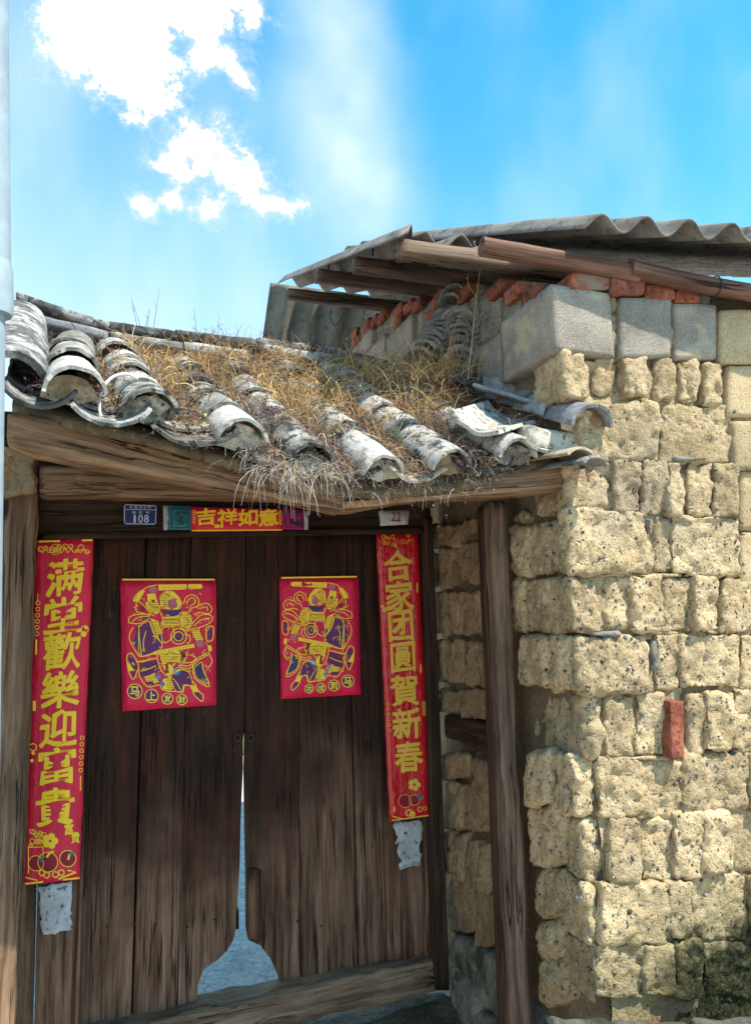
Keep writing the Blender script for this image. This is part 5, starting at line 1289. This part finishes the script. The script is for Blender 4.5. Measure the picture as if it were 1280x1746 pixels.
def clump(row, v, nb, pal, h, spread, seeds=0.3, lean=0.35):
    for _ in range(nb):
        rr = row + random.gauss(0, spread); vv = min(1.0, max(0.0, v + random.gauss(0, spread*0.6)))
        p = deckpx(rr, vv, 0.0 if abs(rr-round(rr)) > 0.28 else 0.055)
        d = Z*random.uniform(.15, 1.0) + Vector((random.gauss(0, .55), random.gauss(0, .55), 0)) + N*0.25
        col = random.choice(pal); k = random.uniform(.8, 1.2); col = tuple(min(1, c*k) for c in col)
        e = blade(gb, p, d, h*random.uniform(.4, 1.25), random.uniform(.0018, .0042), random.uniform(.2, 1.6), col, 4)
        if random.random() < seeds: speck(gb, e, random.uniform(.003, .006), random.choice(pal))
def mat_(row, v, nb, pal, spread, r=0.006):     # low matted litter
    for _ in range(nb):
        rr = row + random.gauss(0, spread); vv = min(1.03, max(0, v + random.gauss(0, 0.10)))
        p = deckpx(rr, vv, random.uniform(-.045, .03))
        c = random.choice(pal); speck(gb, p, random.uniform(r*.5, r*1.5), c)
        if random.random() < .6: blade(gb, p, Vector((random.gauss(0, 1), random.gauss(0, 1), random.gauss(.35, .3))), random.uniform(.02, .06), .0016, .3, c, 2)
# valleys: between row i and i+1 (row + 0.5)
for v in (0.05, 0.15, 0.25, 0.4, 0.55, 0.7, 0.85):
    mat_(1.5, v, 240, STRAW+DUSK, 0.14); mat_(0.5, v, 150, DUSK, 0.14, 0.005)
    for r_ in (2.5, 3.5, 4.5, 5.5, 6.5): mat_(r_, v, 520, STRAW+DUSK+DUSK if v > 0.5 else STRAW*2+DUSK, 0.19)
    mat_(7.4, v, 110, STRAW+DUSK, 0.2)
for (r_, v, nb, pal, h) in [(2.5, 0.03, 170, GOLD, 0.11), (2.4, 0.12, 140, STRAW+GOLD, 0.10), (2.55, 0.3, 150, STRAW+GOLD, 0.10), (2.5, 0.48, 150, GOLD, 0.10), (2.5, 0.7, 110, STRAW+DUSK, 0.07),
                            (3.5, 0.03, 200, STRAW+GOLD, 0.12), (3.5, 0.15, 240, STRAW+GOLD, 0.12), (3.5, 0.3, 170, STRAW, 0.10), (3.5, 0.5, 140, STRAW+DUSK, 0.08), (3.6, 0.75, 170, DUSK+PALE, 0.08),
                            (4.5, 0.05, 180, STRAW+DUSK, 0.12), (4.4, 0.25, 240, GOLD+STRAW, 0.13), (4.5, 0.45, 260, GOLD, 0.13), (4.5, 0.65, 180, STRAW, 0.10), (4.5, 0.88, 160, DUSK+PALE, 0.08),
                            (5.5, 0.05, 120, STRAW, 0.10), (5.45, 0.25, 220, GOLD+STRAW, 0.13), (5.4, 0.42, 240, GOLD, 0.13), (5.5, 0.62, 200, STRAW+DUSK, 0.10), (5.5, 0.85, 180, DUSK+STRAW, 0.08),
                            (6.3, 0.05, 170, GOLD, 0.12), (6.4, 0.2, 300, GOLD, 0.15), (6.5, 0.4, 300, GOLD+STRAW, 0.14), (6.5, 0.6, 220, STRAW, 0.12), (6.5, 0.85, 170, DUSK+PALE, 0.09), (7.2, 0.15, 260, GOLD+STRAW, 0.15), (7.2, 0.35, 160, STRAW, 0.10), (7.4, 0.7, 60, DUSK+PALE, 0.08),
                            (1.5, 0.05, 60, STRAW, 0.08), (1.6, 0.4, 90, STRAW, 0.06), (1.6, 0.7, 70, DUSK+STRAW, 0.05), (5.0, 0.02, 120, GOLD, 0.09), (4.0, 0.03, 90, DUSK+STRAW, 0.09), (6.0, 0.3, 70, GOLD, 0.08), (5.0, 0.35, 80, GOLD, 0.08), (4.0, 0.7, 50, STRAW+DUSK, 0.06)]:
    clump(r_, v, int(nb*2.0), pal+STRAW[3:]+DUSK[:2], h*1.25, 0.15)
# along the eave: pale hanging heads
for _ in range(520):
    rr = random.uniform(2.8, 6.6); p = deckpx(rr, random.uniform(.93, 1.03), random.uniform(-.07, .02))
    e = blade(gb, p, N*1.0 + Vector((random.gauss(0, .6), 0, random.gauss(-.1, .4))), random.uniform(.03, .10), .0014, random.uniform(.3, 1.1), random.choice(DUSK+PALE))
    if random.random() < .10:
        for _k in range(3): speck(gb, e+Vector((random.gauss(0, .004), random.gauss(0, .004), random.gauss(0, .004))), 0.0035, random.choice(PALE[1:2]+DUSK[3:]))
tag(gb.build('dry_grass', 'dry_grass', None, False), 'dry straw coloured grass and weeds filling the tile valleys', 'grass', None, 'stuff')

def plant(name, label, px, py, t, fn, cat='plant', group=None):
    mb = MB(); base = PT(px, py, t); fn(mb, base)
    return tag(mb.build(name, 'dry_grass', None, False, base), label, cat, group)
def stalk(mb, pts, w_, col):
    q = smooth_pts(pts, 5)
    vs = []; fs = []
    for i, p in enumerate(q):
        ww = w_*(1-0.7*i/len(q))
        for k in range(3):
            a = 2*math.pi*k/3; vs.append(p + Vector((math.cos(a)*ww/2, math.sin(a)*ww/2, 0)))
    for i in range(len(q)-1):
        for k in range(3): fs.append((i*3+k, i*3+(k+1) % 3, i*3+3+(k+1) % 3, i*3+3+k))
    mb.add(vs, fs, None, col)
def tall(mb, b):
    c = (0.62, 0.50, 0.30)
    T = lambda x, y, t=0.62: PT(x, y, t)
    stalk(mb, [T(797, 645), T(803, 590), T(808, 540), T(812, 500), T(818, 460), T(826, 420), T(830, 395)], .006, c)
    stalk(mb, [T(812, 540), T(845, 520), T(880, 495), T(905, 470)], .003, c); stalk(mb, [T(815, 508), T(800, 490), T(797, 470), T(806, 460)], .003, c)
    stalk(mb, [T(822, 440), T(812, 422), T(806, 412)], .0025, c); stalk(mb, [T(826, 425), T(836, 412)], .0025, c); stalk(mb, [T(818, 500), T(850, 488), T(868, 478)], .0025, c)
    stalk(mb, [T(800, 620), T(830, 590), T(850, 572)], .0025, c)
    for _ in range(60):
        x, y = random.choice([(830, 395), (826, 405), (905, 470), (885, 490), (806, 412), (800, 468), (836, 412), (812, 520), (866, 480), (895, 478)])
        speck(mb, T(x+random.gauss(0, 5), y+random.gauss(0, 5)), .005, random.choice(STRAW+PALE))
plant('weed_stalk', 'tall thin branching dry weed rising in front of the tile pile', 797, 645, 0.62, tall)
def arcs(mb, b):
    for (x, y, dx, hgt) in [(735, 640, -30, 120), (745, 640, 40, 110), (720, 645, -70, 90), (760, 645, 20, 140), (700, 640, -40, 100), (770, 650, 60, 90), (715, 640, 10, 80), (780, 650, 90, 110), (690, 635, -60, 110)]:
        c = random.choice(GOLD+STRAW); t = random.uniform(.5, .62)
        stalk(mb, [PT(x, y, t), PT(x+dx*.3, y-hgt*.6, t+.02), PT(x+dx*.7, y-hgt, t+.05), PT(x+dx*1.3, y-hgt*.8, t+.08)], .0026, c)
    for _ in range(260):
        x = random.gauss(745, 34); p = PT(x, 645+random.uniform(-12, 12), random.uniform(.5, .65))
        blade(mb, p, Z + S*random.gauss(0, .5) + N*random.gauss(.1, .3), random.uniform(.08, .24), .002, random.uniform(.1, .9), random.choice(GOLD+STRAW), 4)
plant('grass_tuft', 'golden arching grass tuft in front of the tile pile', 740, 645, 0.58, arcs)
def hang(mb, b):
    for _ in range(190):
        d = N*0.9 + S*random.gauss(0, .8) + Z*random.gauss(0.0, .45)
        e = blade(mb, b + S*random.choice((-.09, -.03, 0, 0.02, .1)) + S*random.gauss(0, .02) + Z*random.gauss(0, .012), d, random.uniform(.06, .19), .0018, random.uniform(.5, 1.5), random.choice(PALE+STRAW[:1]+DUSK[3:]), 4)
plant('grass_tuft', 'pale grass tuft hanging over the middle of the eave', 497, 800, 0.99, hang)
def twigs(xs_):
    def f(mb, b):
        for (x, y, dx, hgt) in xs_:
            stalk(mb, [PT(x, y, .15), PT(x+dx*.5, y-hgt*.5, .15), PT(x+dx, y-hgt, .15)], .0032, (0.16, 0.13, 0.10))
            stalk(mb, [PT(x+dx*.5, y-hgt*.5, .15), PT(x+dx*.5-6, y-hgt*.75, .15)], .002, (0.16, 0.13, 0.10))
    return f
plant('ridge_twigs', 'thin bare twigs standing on the ridge left of centre', 245, 560, .15, twigs([(234, 556, -10, 45), (240, 558, -16, 52), (248, 558, 8, 32), (262, 560, 10, 68), (252, 560, 2, 30)]))
plant('ridge_twigs', 'short bare twigs on the middle of the ridge', 350, 572, .15, twigs([(335, 572, -4, 48), (342, 572, -14, 18), (372, 576, 2, 40), (385, 578, -12, 28), (400, 580, 14, 30), (360, 574, 12, 20)]))
def ridgeweeds(mb, b):
    for _ in range(420):
        x = random.uniform(320, 720); y = 570 + (x-320)*0.115
        p = PT(x, y+random.uniform(0, 22), random.uniform(.14, .24))
        e = blade(mb, p, Z + Vector((random.gauss(0, .5), random.gauss(0, .5), 0)), random.uniform(.02, .075), .002, random.uniform(.1, .6), random.choice(STRAW+DUSK))
        if random.random() < .6: speck(mb, e, random.uniform(.003, .006), random.choice(DUSK+STRAW))
tag(plant('ridge_weeds', 'low brown weeds growing along the right half of the ridge', 500, 595, .18, ridgeweeds, 'grass'), 'low brown weeds growing along the right half of the ridge', 'grass', None, 'stuff')
# moss on the foot of the adobe wall
ms = MB()
for _ in range(450):
    x = random.gauss(1215, 65); y = random.uniform(1590, 1730)
    if x < 1080 or x > 1330 or noise.noise(Vector((x*.02, y*.02, 4))) < -0.05 - (y-1650)*0.003: continue
    p = PT(x, y, TF+random.uniform(-0.012, 0.006)); speck(ms, p, random.uniform(.002, .006), random.choice([(.03, .04, .012), (.05, .055, .018), (.02, .025, .01), (.09, .08, .03)]))
tag(ms.build('moss', 'dry_grass', None, False), 'dark moss covering the foot of the adobe wall', 'moss', None, 'stuff')

for o in bpy.data.objects:
    b = o.name.split('.')[0]
    if b.endswith(('_print', '_motif')) or b in ('lettering', 'stamp_ink', 'numerals'): o['kind'] = 'stuff'
